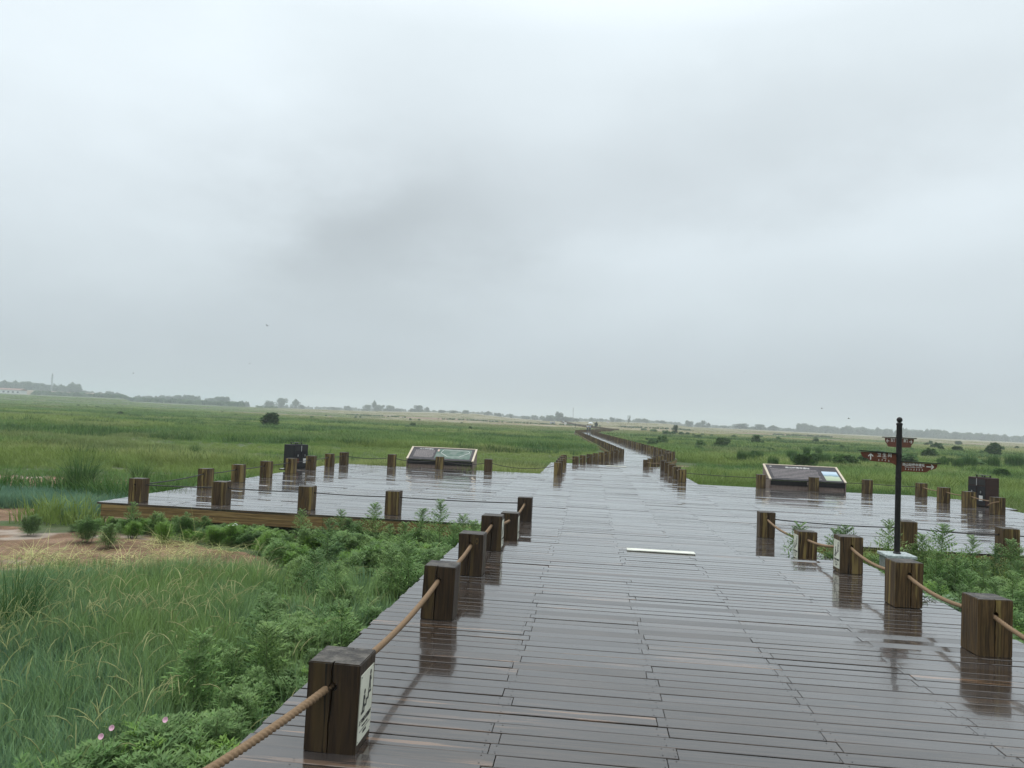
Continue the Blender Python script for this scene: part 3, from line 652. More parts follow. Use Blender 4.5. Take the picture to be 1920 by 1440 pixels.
# ------------------------------------------------------------------ slanted information panels
def panel(name, label, x0, x1, yf, yb, zf, zb, zbase, map_side):
    root = empty(name, ((x0 + x1) / 2, yf, zbase)); tag(root, label, 'information panel', 'slanted information panels behind the platform')
    W = x1 - x0; hw = W / 2; hf = zf - zbase; hb = zb - zbase; dy = yb - yf
    # carcass: planked base and side cheeks
    mb = MB(); n = 18
    for k in range(n):
        xa = -hw + .05 + (W - .1) * k / n; xb = -hw + .05 + (W - .1) * (k + 1) / n - .006; mb.box(xa, xb, .03, .05, 0, hf - .17)
    mb.box(-hw + .03, hw - .03, .05, dy - .02, 0, hf - .19); mb.build('plank_base', M_plank, root)
    for s in (-1, 1):
        Mx = Matrix.Translation((s * (hw - .015), 0, 0)) @ Matrix.Rotation(R(90), 4, 'Z'); mb = MB(); mb.prism([(0, 0), (dy, 0), (dy, hb - .02), (0, hf - .02)], Mx, .03); mb.build('side_cheek', M_plank, root)
    mb = MB(); mb.box(-hw + .031, hw - .031, .012, .03, hf - .17, hf - .025); mb.build('recess_shade_band', M_black, root)  # solid band; the shade inside the recess is painted as black
    # sloping face: local frame u along x, v up the slope
    Ls = math.hypot(dy, hb - hf); a = math.atan2(hb - hf, dy); FM = Matrix.Translation((0, 0, hf)) @ Matrix.Rotation(a, 4, 'X')
    fr_ = MB(); q = .055
    for (u0, u1, v0, v1) in ((-hw - .01, -hw + q, -.02, Ls), (hw - q, hw + .01, -.02, Ls), (-hw + q, hw - q, Ls - .035, Ls)): fr_.box(u0, u1, v0, v1, -.015, .025, M=FM)
    fr_.build('face_frame', M_frame, root)
    bd = MB(); bd.box(-hw + q + .001, hw - q - .001, -.015, Ls - .036, -.014, .015, M=FM)
    board_m = noisy('panel_slate', (.045, .043, .047), (.075, .069, .073), 6, .7, spec=.15); bd.build('printed_board', board_m, root)
    pr = MB(); u0, u1, v0, v1 = map_side; U = lambda f: -hw + q + f * (W - 2 * q); V = lambda f: f * (Ls - .05)
    pr.box(U(u0), U(u1), V(v0), V(v1), .0152, .017, M=FM)
    return root, FM, U, V, Ls, hw, q, pr
Yf = 26.1
xl0, xl1 = XY(766.5, Yf) - .0, XY(891, Yf)
rt, FM, U, V, Ls, hw, q, pr = panel('map_panel', 'slanted map panel with a pale frame behind the left platform', xl0, xl1, Yf, 26.95, .085, .47, GZ, (.40, .955, .12, .93))
m = mat('site_map_print', rough=.7, spec=.15); t = NT(m); n1 = t.noise(t.obj(), 5, 5, .6); t.set('Base Color', t.ramp(n1, (.3, (.065, .11, .085)), (.5, (.12, .17, .14)), (.65, (.17, .20, .18)), (.8, (.10, .145, .155)))); mp_o = pr.build('site_map', m, rt)
ln = MB()
P5 = [(.47, .62), (.50, .88), (.90, .84), (.93, .70), (.78, .30), (.60, .27), (.47, .62)]
for a, b in zip(P5, P5[1:]):
    A = Vector((U(a[0]), V(a[1]))); B = Vector((U(b[0]), V(b[1]))); n = Vector((-(B - A).y, (B - A).x)).normalized() * .006
    ln.add([FM @ Vector((p.x, p.y, .0195)) for p in (A - n, B - n, B + n, A + n)] + [FM @ Vector((p.x, p.y, .0172)) for p in (A - n, B - n, B + n, A + n)], [(0, 1, 2, 3), (0, 4, 5, 1), (1, 5, 6, 2), (2, 6, 7, 3), (3, 7, 4, 0)])
ln.build('wall_outline', M_white, mp_o)
tb = MB()
rq = random.Random(3)
tb.box(U(.41), U(.435), V(.72), V(.88), .0172, .019, M=FM); tb.build('legend_block', mat('rose_print', (.5, .30, .24), .4), mp_o)
tl = MB()
for r_ in range(9):
    vv = .76 - r_ * .07; u = .06
    while u < .36:
        wd = rq.uniform(.012, .03); tl.box(U(u), U(min(u + wd, .365)), V(vv), V(vv + .03), .0152, .0162, M=FM); u += wd + .006
tl.build('text_lines', mat('grey_print', (.20, .17, .165), .4), rt)
link('lettering', text_mesh('lettering', '辽上京城遗址', .085, M_white, FM @ Matrix.Translation((U(.22), V(.895), .0157)), bold=.001), rt)
Yf = 24.75
xr0, xr1 = XY(1445.8, Yf), XY(1589, Yf)
rt, FM, U, V, Ls, hw, q, pr = panel('text_panel', 'slanted text panel with a small bright photograph behind the right platform', xr0, xr1, Yf, 25.75, .08, .50, GZ, (.765, .975, .08, .70))
m = mat('site_photo_print', rough=.3); t = NT(m); sp = t.new('ShaderNodeSeparateXYZ'); t.put(sp.inputs[0], t.new('ShaderNodeTexCoord').outputs['Generated']); n1 = t.noise(t.obj(), 7, 4, .6)
t.set('Base Color', t.ramp(t.math('ADD', sp.outputs[1], t.math('MULTIPLY', t.math('SUBTRACT', n1, .5), .3)), (.1, (.26, .33, .20)), (.42, (.34, .40, .28)), (.52, (.12, .20, .21)), (.62, (.22, .34, .44)), (.85, (.38, .48, .56)))); pr.build('site_photograph', m, rt)
tl = MB()
for r_ in range(7):
    vv = .70 - r_ * .095; u = .05
    while u < .70:
        wd = rq.uniform(.008, .02); tl.box(U(u), U(min(u + wd, .71)), V(vv), V(vv + .035), .0152, .0162, M=FM); u += wd + .004
tl.build('text_lines', bpy.data.materials['grey_print'], rt)
link('lettering', text_mesh('lettering', '西山坡佛寺遗址', .11, M_white, FM @ Matrix.Translation((U(.45), V(.86), .0157)), bold=.001), rt)
link('lettering', text_mesh('lettering', '卅', .075, M_white, FM @ Matrix.Translation((U(.07), V(.90), .0157)), bold=.001), rt)
mb = MB(); mb.box(-.02, .02, .006, .0118, .55, .66); mb.build('recess_divider', M_plank, rt)

# ------------------------------------------------------------------ twin litter bins
def bin_(label, x, y, rot, side_mat, h=.72):
    root = empty('litter_bin', (x, y, ZP + .002), R(rot)); tag(root, label, 'litter bin', 'litter bins beside the platforms')
    W, Dp = .60, .42
    mb = MB(); mb.box(-W / 2, W / 2, -Dp / 2, Dp / 2, .02, h); b = mb.build('body', side_mat, root); bv = b.modifiers.new('bevel', 'BEVEL'); bv.width = .008
    mb = MB(); mb.box(-W / 2 + .02, W / 2 - .02, -Dp / 2 + .02, Dp / 2 - .02, 0, .019); mb.build('foot', M_black, root)
    for s in (-1, 1):
        xc = s * W / 4
        mb = MB(); mb.box(xc - .135, xc + .135, -Dp / 2 - .012, -Dp / 2 - .001, .05, h * .70); d = mb.build('door', M_binb, root)
        mb = MB(); mb.box(xc - .01, xc + .01, -Dp / 2 - .03, -Dp / 2 - .0125, .36, .42); mb.build('handle', M_chrome, d)
        mb = MB(); mb.box(xc - .06, xc + .06, -Dp / 2 - .0155, -Dp / 2 - .0125, .16, .30); mb.build('bin_label', M_white if s > 0 else M_sign, d)
        mb = MB(); mb.box(xc - .12, xc + .12, -Dp / 2 - .006, -Dp / 2 - .001, h * .74, h * .94); mb.build('opening_shade_panel', M_ink, root)  # no hole here: a black slab stands for the shade inside
    mb = MB(); mb.box(-.012, .012, -Dp / 2 - .016, -Dp / 2 - .007, h * .72, h * .96); mb.build('lock_strip', M_chrome, root)
    mb = MB(); mb.box(-.15, .15, -.11, .11, h + .001, h + .012)
    for sx in (-1, 1):
        for sy in (-1, 1): mb.box(sx * .13 - .012, sx * .13 + .012, sy * .09 - .012, sy * .09 + .012, h + .012, h + .05)
    mb.build('ashtray', M_black, root); mb = MB(); mb.box(-.16, .16, -.12, .12, h + .051, h + .062); mb.build('ashtray_cover', M_black, root)
    mb = MB(); mb.box(-W / 2 - .012, W / 2 + .012, -Dp / 2 - .012, Dp / 2 + .012, h - .03, h); 
    return root
bin_('black twin litter bin beside the left side of the left platform', -9.0, 22.75, 68, M_binb)
bin_('dark red twin litter bin with charcoal front beside the right platform', POSTS['D2'][0] + .66, POSTS['D2'][1] + .62, -72, M_binr, .78)

# ------------------------------------------------------------------ vegetation
def leaf_mat(name, c0, c1, c2=None, trans=.22, rough=.6, nscale=.5, tip=None, dryc=None, spec=.12, tint=None, dead=.12):
    m = mat(name, rough=rough, spec=spec); t = NT(m); P = t.pos(); n = t.noise(P, nscale, 4, .6)
    r = t.rnd(); c = t.mix(t.step(n, .36, .64), c0, c1)
    if c2: c = t.mix(t.math('MULTIPLY', t.step(r, .5, 1.), .75), c, c2)
    vv = t.attr('v'); fine = t.math('FRACT', vv); br = t.math('DIVIDE', t.math('FLOOR', vv), 8.)
    lift = t.mix(1., c, (2.1, 1.95, 1.8), 'MULTIPLY'); c = t.mix(t.math('MULTIPLY', br, .7), c, lift)
    c = t.mix(t.math('MULTIPLY', t.math('GREATER_THAN', br, .86), dead), c, (.30, .25, .10))
    if tip: c = t.mix(t.math('MULTIPLY', t.step(fine, .55, 1.), .8), c, tip)
    if tint: c = t.mix(t.attr('tint', 'INSTANCER'), c, tint)
    if dryc: c = t.mix(t.attr('dry', 'INSTANCER'), c, dryc)
    t.set('Base Color', c)
    tr = t.new('ShaderNodeBsdfTranslucent'); t.put(tr.inputs['Color'], c); ms = t.new('ShaderNodeMixShader'); ms.inputs[0].default_value = trans
    out = t.n['Material Output']; t.l.new(t.b.outputs[0], ms.inputs[1]); t.l.new(tr.outputs[0], ms.inputs[2]); t.l.new(ms.outputs[0], out.inputs['Surface']); return m
M_gblue = leaf_mat('blue_green_grass', (.105, .205, .145), (.165, .255, .075), (.070, .145, .110), tip=(.17, .27, .09), dryc=(.34, .28, .14), nscale=.45)
M_ggreen = leaf_mat('meadow_grass', (.048, .120, .030), (.125, .215, .050), (.055, .130, .055), tip=(.14, .20, .06), dryc=(.40, .33, .19), nscale=.09, tint=(.22, .29, .08))
M_gdark = leaf_mat('dark_reed', (.034, .082, .026), (.056, .115, .034), None, trans=.25)
M_head = leaf_mat('seed_heads', (.26, .30, .12), (.38, .38, .18), None)
M_weed = leaf_mat('mugwort_leaf', (.085, .180, .052), (.155, .250, .085), (.050, .110, .045), tip=(.13, .20, .08), nscale=1.2)
M_weedb = leaf_mat('feathery_leaf', (.085, .19, .032), (.14, .26, .045), None, tip=(.15, .24, .07), nscale=2.)
M_weedg = leaf_mat('grey_green_leaf', (.10, .165, .105), (.13, .20, .12), None, nscale=2.)
M_shrub = leaf_mat('shrub_leaf', (.040, .088, .028), (.072, .135, .042), (.045, .090, .034), nscale=.3, trans=.25)
M_tree = leaf_mat('tree_leaf', (.022, .042, .018), (.040, .065, .024), None, nscale=.05, trans=.2)
M_stem = mat('green_stem', (.10, .13, .05), .7)
M_bark = noisy('bark', (.05, .04, .03), (.10, .08, .06), 12, .9)
M_petal = mat('pink_petal', (.62, .36, .46), .6)

def blade(mb, x, y, h, wd, az, bend, seg=3, z0=0., mi=0, tw=0.):
    ca, sa = math.cos(az), math.sin(az); vs = []; at = []; bv_ = int(abs(math.sin(x * 913.7 + y * 517.3 + az * 71.1)) * 8)
    for k in range(seg + 1):
        f = k / seg; d = bend * f * f * h; zz = z0 + h * (f - .28 * bend * f ** 3); w2 = wd * (1 - f ** 1.6) * .5 + .0004
        px, py = x + ca * d, y + sa * d; a2 = az + 1.57 + tw
        vs += [(px + math.cos(a2) * w2, py + math.sin(a2) * w2, zz), (px - math.cos(a2) * w2, py - math.sin(a2) * w2, zz)]; at += [bv_ + f * .98] * 2
    n = len(mb.v); mb.v += vs; mb.a += at
    for k in range(seg): mb.f.append((n + 2 * k, n + 2 * k + 1, n + 2 * k + 3, n + 2 * k + 2)); mb.m.append(mi)
def tuft(name, mt, nb, rad, h, wd, seed, bend=(.1, .6), seg=3, heads=0, hm=None, spread=.5):
    rr = random.Random(seed); mb = MB()
    for i in range(nb):
        a = rr.uniform(0, 6.283); r = rad * math.sqrt(rr.random()); az = a + rr.gauss(0, .9)
        blade(mb, r * math.cos(a), r * math.sin(a), h * rr.uniform(.55, 1.05), wd * rr.uniform(.6, 1.2), az, rr.uniform(*bend), seg, -.02, 0, rr.uniform(-.8, .8))
    for i in range(heads):
        a = rr.uniform(0, 6.283); r = rad * math.sqrt(rr.random()); az = rr.uniform(0, 6.283); hh = h * rr.uniform(1.0, 1.25); b = rr.uniform(.2, .6)
        az = rr.gauss(.6, .7); b = rr.uniform(.5, 1.)
        x, y = r * math.cos(a), r * math.sin(a); pts = []
        for k in range(12): f = k / 11; d = b * .42 * f ** 3.2 * hh; pts.append((x + math.cos(az) * d, y + math.sin(az) * d, hh * (f - .20 * b * f ** 6)))
        mb.tube(pts[:9], .0010, 3, mi=0, cap=False); mb.tube(pts[8:], [.0016, .0030, .0026, .0008], 4, mi=1, cap=False)
    mb.a += [0.5] * (len(mb.v) - len(mb.a))
    me = mb.mesh(name, [mt, hm or mt], attr='v'); return me
SRC = {}
def source(name, meshes):
    c = bpy.data.collections.new(name)
    for i, me in enumerate(meshes):
        o = bpy.data.objects.new('%s_%02d' % (name, i), me); c.objects.link(o)
    return c
def scatter(name, label, cat, pts, scl, col, seed, attrs=None, tilt=.12, zs=None, turn=6.283):
    """one object of uncountable growth: instances on points"""
    n = len(pts); rg = np.random.default_rng(seed)
    me = bpy.data.meshes.new(name); me.vertices.add(n); me.vertices.foreach_set('co', np.asarray(pts, np.float32).reshape(-1))
    rot = np.stack([rg.normal(0, tilt, n), rg.normal(0, tilt, n), rg.uniform(0, turn, n)], -1).astype(np.float32)
    a = me.attributes.new('rot', 'FLOAT_VECTOR', 'POINT'); a.data.foreach_set('vector', rot.reshape(-1))
    s = np.asarray(scl, np.float32); s3 = np.stack([s, s, s * (zs if zs is not None else 1.)], -1).astype(np.float32)
    a = me.attributes.new('scl', 'FLOAT_VECTOR', 'POINT'); a.data.foreach_set('vector', s3.reshape(-1))
    for k, v in (attrs or {}).items(): a = me.attributes.new(k, 'FLOAT', 'POINT'); a.data.foreach_set('value', np.asarray(v, np.float32))
    o = bpy.data.objects.new(name, me); COL.objects.link(o)
    g = bpy.data.node_groups.new(name, 'GeometryNodeTree'); g.interface.new_socket('Geometry', in_out='INPUT', socket_type='NodeSocketGeometry'); g.interface.new_socket('Geometry', in_out='OUTPUT', socket_type='NodeSocketGeometry')
    gi = g.nodes.new('NodeGroupInput'); go = g.nodes.new('NodeGroupOutput'); ip = g.nodes.new('GeometryNodeInstanceOnPoints'); ci = g.nodes.new('GeometryNodeCollectionInfo')
    ci.inputs['Collection'].default_value = col; ci.inputs['Separate Children'].default_value = True; ci.inputs['Reset Children'].default_value = True
    ra = g.nodes.new('GeometryNodeInputNamedAttribute'); ra.data_type = 'FLOAT_VECTOR'; ra.inputs['Name'].default_value = 'rot'
    sa = g.nodes.new('GeometryNodeInputNamedAttribute'); sa.data_type = 'FLOAT_VECTOR'; sa.inputs['Name'].default_value = 'scl'
    e2r = g.nodes.new('FunctionNodeEulerToRotation')
    ri = g.nodes.new('FunctionNodeRandomValue'); ri.data_type = 'INT'; ri.inputs['Min'].default_value = 0; ri.inputs['Max'].default_value = len(col.objects) - 1
    Lk = g.links.new
    Lk(gi.outputs[0], ip.inputs['Points']); Lk(ci.outputs[0], ip.inputs['Instance']); ip.inputs['Pick Instance'].default_value = True
    Lk([o_ for o_ in ri.outputs if o_.type == 'INT'][0], ip.inputs['Instance Index']); Lk(ra.outputs[0], e2r.inputs[0]); Lk(e2r.outputs[0], ip.inputs['Rotation']); Lk(sa.outputs[0], ip.inputs['Scale'])
    Lk(ip.outputs[0], go.inputs[0]); md = o.modifiers.new('scatter', 'NODES'); md.node_group = g
    tag(o, label, cat, kind='stuff'); return o

# where growth may stand
def off_deck(x, y, m=.05):
    on = ((x > XL - m) & (x < XR + m) & (y < 33.3)) | ((x > PL - m) & (x < PR + m) & (y > PF - m) & (y < 24.65)) | ((x > PL - m) & (x < XR + m) & (y > PF) & (y < PB + m)) | ((x > PL - .75) & (x < PL) & (y > 21.9) & (y < 23.5)) | ((x > PR) & (x < PR + .5) & (y > 21) & (y < 22.8))
    for i in range(4):
        a, b = PFm[i][0], PFm[i + 1][0]; d = b - a; Ls = d.length; d = d / Ls
        t = (x - a.x) * d.x + (y - a.y) * d.y; s = np.abs((x - a.x) * d.y - (y - a.y) * d.x); on = on | ((t > -1.2) & (t < Ls + 1) & (s < (2.6 if i < 2 else 2.0) + m))
    on = on | ((x > xl0 - .1) & (x < xl1 + .1) & (y > 26.0) & (y < 27.1)) | ((x > xr0 - .1) & (x < xr1 + .1) & (y > 24.6) & (y < 25.9))
    sx = XY(1686, 11.15); on = on | (np.hypot(x - sx, y - 11.15) < .3)
    return ~on
def wedge(n, r0, r1, a0, a1, rg):
    r = np.sqrt(rg.uniform(r0 ** 2, r1 ** 2, n)); a = np.radians(rg.uniform(a0, a1, n)); return r * np.sin(a), r * np.cos(a)
def plantable(x, y, keep=None, thr=.35, m=.05):
    k = off_deck(x, y, m) & (bare(x, y) < thr)
    if keep is not None: k &= keep
    x, y = x[k], y[k]; return np.stack([x, y, terrain(x, y) * (np.hypot(x, y) > 40) + np.minimum(terrain(x, y), GZ + .06) * (np.hypot(x, y) <= 40)], -1), k

g_near = source('grass_near', [tuft('grass', M_gblue, 52, .17, .50, .012, s, (.05, .5), 4, heads=(1 if s % 3 == 0 else 0), hm=M_head) for s in range(6)])
M_gteal = leaf_mat('teal_grass', (.085, .18, .13), (.12, .22, .13), (.07, .15, .11), tip=(.14, .24, .15), nscale=.6)
g_teal = source('grass_teal', [tuft('grass', M_gteal, 56, .17, .42, .009, 90 + s, (.1, .6), 3) for s in range(4)])
g_head = source('grass_headed', [tuft('grass', M_gblue, 22, .16, .54, .006, 60 + s, (.2, .9), 4, heads=6, hm=M_head) for s in range(3)])
g_mid = source('grass_mid', [tuft('grass', M_ggreen, 60, .34, .44, .014, 10 + s, (.1, .6), 2) for s in range(5)])
g_far = source('grass_far', [tuft('grass', M_ggreen, 90, 1.0, .46, .05, 20 + s, (.1, .5), 2) for s in range(4)])
g_short = source('grass_short', [tuft('grass', M_ggreen, 40, .16, .16, .006, 30 + s, (.2, .8), 2) for s in range(3)])
rg = np.random.default_rng(3)
def side_weeds(x, y):
    """strips beside the near deck where leafy weeds crowd the grass out"""
    n = (fbm(x, y, 1.6, 3) - .5) * 2.2
    left = (x < XL) & (x > XL - .85 - np.clip((y - 4) * .24, -.35, 1.5) + n * .45) & (y < PF)
    front = (y > PF - 1.1 + n * .35) & (y < PF) & (x < XL) & (x > -8.6) & (fbm(x, y, .9, 2) > .30) | (y > grass_edge(x) - .2) & (y < PF) & (x > -4.6 + n * .6) & (x < XL)
    right = (x > XR) & (y < PF)
    return left | front | right
# near tall blue-green grass, left of the deck
ga = G(0, 1060, -.17); gb = G(560, 1034, -.17)
def grass_edge(x): return ga[1] + (x - ga[0]) * (gb[1] - ga[1]) / (gb[0] - ga[0])
x, y = wedge(10500, 1.8, 12.0, -64, 5, rg); keep = (x < XL) & (~side_weeds(x, y) | ((rg.random(len(x)) < .12) & (y < 12) & (x < XL - .25))) & (y < grass_edge(x) + (fbm(x, y, .9, 2) - .5) * 1.2)
P, k = plantable(x, y, keep, .30); hs = .72 + .5 * fbm(P[:, 0], P[:, 1], 1.8, 3)
scatter('tall_grass', 'tall blue-green grass left of the near deck', 'grass', P, hs, g_near, 1, {'dry': .3 * (rg.random(len(P)) < .04)}, .10)
x, y = wedge(560, 1.8, 11, -60, 5, rg); keep = (x < XL) & ~side_weeds(x, y) & (y < grass_edge(x) - .2) & (fbm(x, y, 2.2, 2) > .45)
P, k = plantable(x, y, keep, .25); scatter('headed_grass', 'pale arching seed heads above the tall grass', 'grass', P, .85 + .3 * rg.random(len(P)), g_head, 2, {'dry': .1 * rg.random(len(P))}, .08, None, 1.6)
# blue patch beside the left platform corner and beyond
x, y = wedge(9000, 11, 25, -60, -20, rg); q = np.hypot((x + 11.6) / 4.6, (y - 14.6) / 1.5); keep = (x < PL) & (q + (fbm(x, y, 1.5, 2) - .5) * .8 < 1)
P, k = plantable(x, y, keep, .9); scatter('blue_grass_patch', 'low blue-grey grass patch beside the left platform corner', 'grass', P, .62 + .28 * rg.random(len(P)), g_teal, 3, {'dry': 0 * P[:, 0]}, .1)
# middle field
x, y = wedge(42000, 12.5, 75, -48, 48, rg); D = np.hypot(x, y); keep = (q_ := np.hypot((x + 11.6) / 4.6, (y - 14.6) / 1.5)) > 1
keep &= ~((y < PF) & (x < 3.6)); pr_ = 1 / (1 + (D / 26) ** 2) * 1.3 + .28; keep &= rg.random(len(x)) < pr_
P, k = plantable(x, y, keep, .45, .12); D = np.hypot(P[:, 0], P[:, 1])
hs = (.40 + 1.1 * sst(fbm(P[:, 0] * .5, P[:, 1], 5., 3), .3, .7)) * (1 + .012 * D); zs = 1 / (1 + .012 * D) * np.where(D < 16, .8, 1)
def tint(x, y): D = np.hypot(x, y); return np.clip(sst(fbm(x * .40, y, 8., 4), .50, .60) * .9 + .25 * sst(fbm(x * .6, y, 2., 2), .5, .7) - .1, 0, 1)
scatter('meadow_grass', 'green meadow grass around and behind the platforms', 'grass', P, hs, g_mid, 4, {'dry': dry(P[:, 0], P[:, 1]) * .6, 'tint': tint(P[:, 0], P[:, 1])}, .08, zs)
x, y = wedge(42000, 60, 270, -46, 46, rg); keep = rg.random(len(x)) < .55 + .45 * (np.hypot(x, y) < 130)
P, k = plantable(x, y, keep, .5, .8); D = np.hypot(P[:, 0], P[:, 1]); dr = dry(P[:, 0], P[:, 1]); k2 = rg.random(len(P)) > dr * .85; P, D, dr = P[k2], D[k2], dr[k2]
scatter('distant_meadow', 'green meadow stretching into the distance', 'grass', P, (.45 + 1.2 * fbm(P[:, 0] * .4, P[:, 1], 16., 3)) * (1 + D / 260), g_far, 5, {'dry': dr * .8, 'tint': np.clip(sst(fbm(P[:, 0] * .3, P[:, 1], 22., 4), .47, .57), 0, 1) * .9}, .05, .85 / (1 + D / 260))
x, y = wedge(16000, 260, 640, -44, 44, rg); P, k = plantable(x, y, None, .5, 1.); dr = dry(P[:, 0], P[:, 1]); k2 = rg.random(len(P)) > .35 + dr * .63; P, dr = P[k2], dr[k2]
scatter('farthest_meadow', 'thin green and straw coloured grass before the far trees', 'grass', P, 2.2 + 1.6 * fbm(P[:, 0], P[:, 1], 40., 3), g_far, 6, {'dry': dr, 'tint': .3 + 0 * dr}, .03, np.full(len(P), .30))
# short turf on the sandy ground and by the right deck
x, y = wedge(16000, 2, 26, -60, 48, rg); keep = ((bare(x, y) > .15) & (bare(x, y) < .8) & (fbm(x, y, .8, 2) > .52)) | ((x > XR) & (y < PF))
P, k = plantable(x, y, keep, .85); scatter('short_turf', 'short green turf on sandy ground beside the decks', 'grass', P, .6 + .6 * rg.random(len(P)), g_short, 7, {'dry': .3 * rg.random(len(P))}, .1)

g_straw = source('straw', [tuft('straw', M_head, 16, .2, .10, .006, 400 + s, (2.5, 6.), 2) for s in range(3)])
x, y = wedge(2600, 6, 13.5, -60, -24, rg); keep = (bare(x, y) > .4) & (fbm(x, y, .7, 3) > .45) & off_deck(x, y); P = np.stack([x[keep], y[keep], np.minimum(terrain(x[keep], y[keep]), GZ + .06)], -1)
scatter('dry_straw', 'dry straw litter lying on the sandy ground', 'straw', P, .5 + .8 * rg.random(len(P)), g_straw, 17, None, .3, np.full(len(P), .5))
# leafy weeds: a stem with whorls of divided leaves
def leaflet(mb, p, d, up, ln, wd, mi, v):
    d = d.normalized(); s = d.cross(up).normalized() * wd * .5
    n = len(mb.v); q = [p, p + d * ln * .45 + s, p + d * ln, p + d * ln * .45 - s]
    mb.v += [tuple(a) for a in q]; mb.a += [int(abs(math.sin(p.x * 311.7 + p.y * 917.3 + p.z * 51.1)) * 8) + min(max(v, 0), .98)] * 4; mb.f.append((n, n + 1, n + 2, n + 3)); mb.m.append(mi)
def mugwort(name, mt, seed, h=.8, whorls=22, wide=.17, dens=5, lw=.009, stems=1, nl=6, ll=1.):
    rr = random.Random(seed); mb = MB(); st = MB()
    for s_ in range(stems):
        ox, oy = (rr.gauss(0, .05 * (stems > 1)), rr.gauss(0, .05 * (stems > 1))); lean = Vector((rr.gauss(0, .07 if stems == 1 else .2), rr.gauss(0, .07 if stems == 1 else .2), 1)).normalized(); hh = h * rr.uniform(.75, 1.05)
        st.tube([Vector((ox, oy, -.03)) + lean * hh * f for f in (0, .35, .7, 1)], [.006, .005, .004, .0015], 5); 
        for w_ in range(whorls):
            f = .01 + .97 * w_ / whorls; c = Vector((ox, oy, 0)) + lean * hh * f; Lr = wide * (1.05 - f) ** .75 * rr.uniform(.7, 1.1) + .025
            for b in range(dens):
                a = rr.uniform(0, 6.283); up_ = rr.uniform(.15, .8) + f * .6; d = Vector((math.cos(a), math.sin(a), up_)).normalized(); tipd = Vector((d.x, d.y, d.z - .5)).normalized()
                m1 = c + d * Lr * .5; 
                for j in range(nl):
                    g = (j + 1) / nl; p = c + d * Lr * g + (tipd - d) * Lr * g * g * .3
                    side = d.cross(Vector((0, 0, 1))).normalized() * (1 if j % 2 else -1)
                    leaflet(mb, p, d * .7 + side * rr.uniform(.5, 1.) + Vector((0, 0, rr.uniform(-.2, .3))), Vector((0, 0, 1)), (Lr * rr.uniform(.22, .38) + .012) * ll, lw * rr.uniform(.8, 1.5), 0, f * rr.uniform(.7, 1.1))
                leaflet(mb, c + d * Lr * .9, tipd, Vector((0, 0, 1)), (Lr * .4 + .01) * ll, lw * 1.5, 0, f)
    me = mb.mesh(name, [mt], attr='v'); sm = st.mesh('stem', [M_stem]); return me, sm
WD = [mugwort('foliage', M_weed, s, .85, 22, .31, 7, .013, nl=9, ll=.8) for s in range(4)]
WB = [mugwort('foliage', M_weed, 50 + s, .52, 20, .20, 6, .009, stems=6) for s in range(3)]
WF = [mugwort('foliage', M_weedb, 70 + s, .30, 15, .12, 8, .0035, stems=13, nl=9, ll=.5) for s in range(3)]
WG = [mugwort('foliage', M_weedg, 80 + s, .34, 12, .15, 6, .012, stems=5) for s in range(2)]
WC = [mugwort('foliage', m_, 90 + s, .27, 12, .13, 6, .0075, stems=5)[0] for s, m_ in enumerate([M_weed, M_weed, M_weedb, M_weed])]
g_reed = source('reed', [tuft('grass', M_gdark, 70, .30, .62, .016, 500 + s, (.1, .5), 3) for s in range(3)])
x, y = wedge(9000, 13, 150, -47, 47, rg); D = np.hypot(x, y); keep = (fbm(x * .30, y, 5. + 0 * x, 3) > .56) & (rg.random(len(x)) < 30 / (D + 15)) | (fbm(x * .25, y, 14., 3) > .60) & (D > 50)
keep &= ~((y < PF) & (x < 3.6)); P, k = plantable(x, y, keep, .3, .35); D = np.hypot(P[:, 0], P[:, 1])
scatter('reed_bands', 'darker taller reeds in bands through the meadow', 'reeds', P, (.75 + .5 * rg.random(len(P))) * (1 + D / 60), g_reed, 21, None, .08, 1 / (1 + D / 60))
c_weed = source('weed_cover', WC)
x, y = wedge(10500, 1.8, 15, -60, 40, rg); keep = side_weeds(x, y) & (rg.random(len(x)) < .35 + .65 * (fbm(x, y, 1.1, 2) > .42)) | ((x > XR) & (y < PF))
P, k = plantable(x, y, keep, .30, -.1); P = P[(P[:, 0] < XL + .02) | (P[:, 0] > XR - .02)]; low = np.where((P[:, 1] > PF - 1.5) & (P[:, 0] < -2.6), .55, 1.)
scatter('leafy_weeds', 'mixed leafy green weeds crowding both edges of the near deck', 'weeds', P, (.50 + 1.0 * sst(fbm(P[:, 0], P[:, 1], 1.0, 2), .3, .7)) * low, c_weed, 8, None, .15)
WEED_G = 'tall leafy weeds beside the decks'
def weed(lib, k, x, y, s, label, name='mugwort_plant', zf=1.):
    e = empty(name, (x, y, GZ), random.Random(int(x * 977 + y * 131)).uniform(0, 6.28)); e.scale = (s, s, s * zf); tag(e, label, 'weed plant', WEED_G)
    a = link('foliage', lib[k % len(lib)][0], e); b = link('stem', lib[k % len(lib)][1], e); return e
def at(px, py_top, Yd):
    """x and plant height for a plant whose tip shows at this photo pixel when standing at distance Yd"""
    d = RC @ np.array([px - 960, -(py_top - 720), -F]); t = Yd / d[1]; return float(d[0] * t), float(EYE + d[2] * t - GZ)
def weeds(items, lib, h0):
    for i, (px, py, Yd, lab) in enumerate(items):
        Yd = Yd if Yd > 5 else G(px, py, GZ + (.30 if h0 < .4 else .5))[1]; x, h = at(px, py, Yd); s = h / h0; weed(lib, i, x, Yd, s, lab)
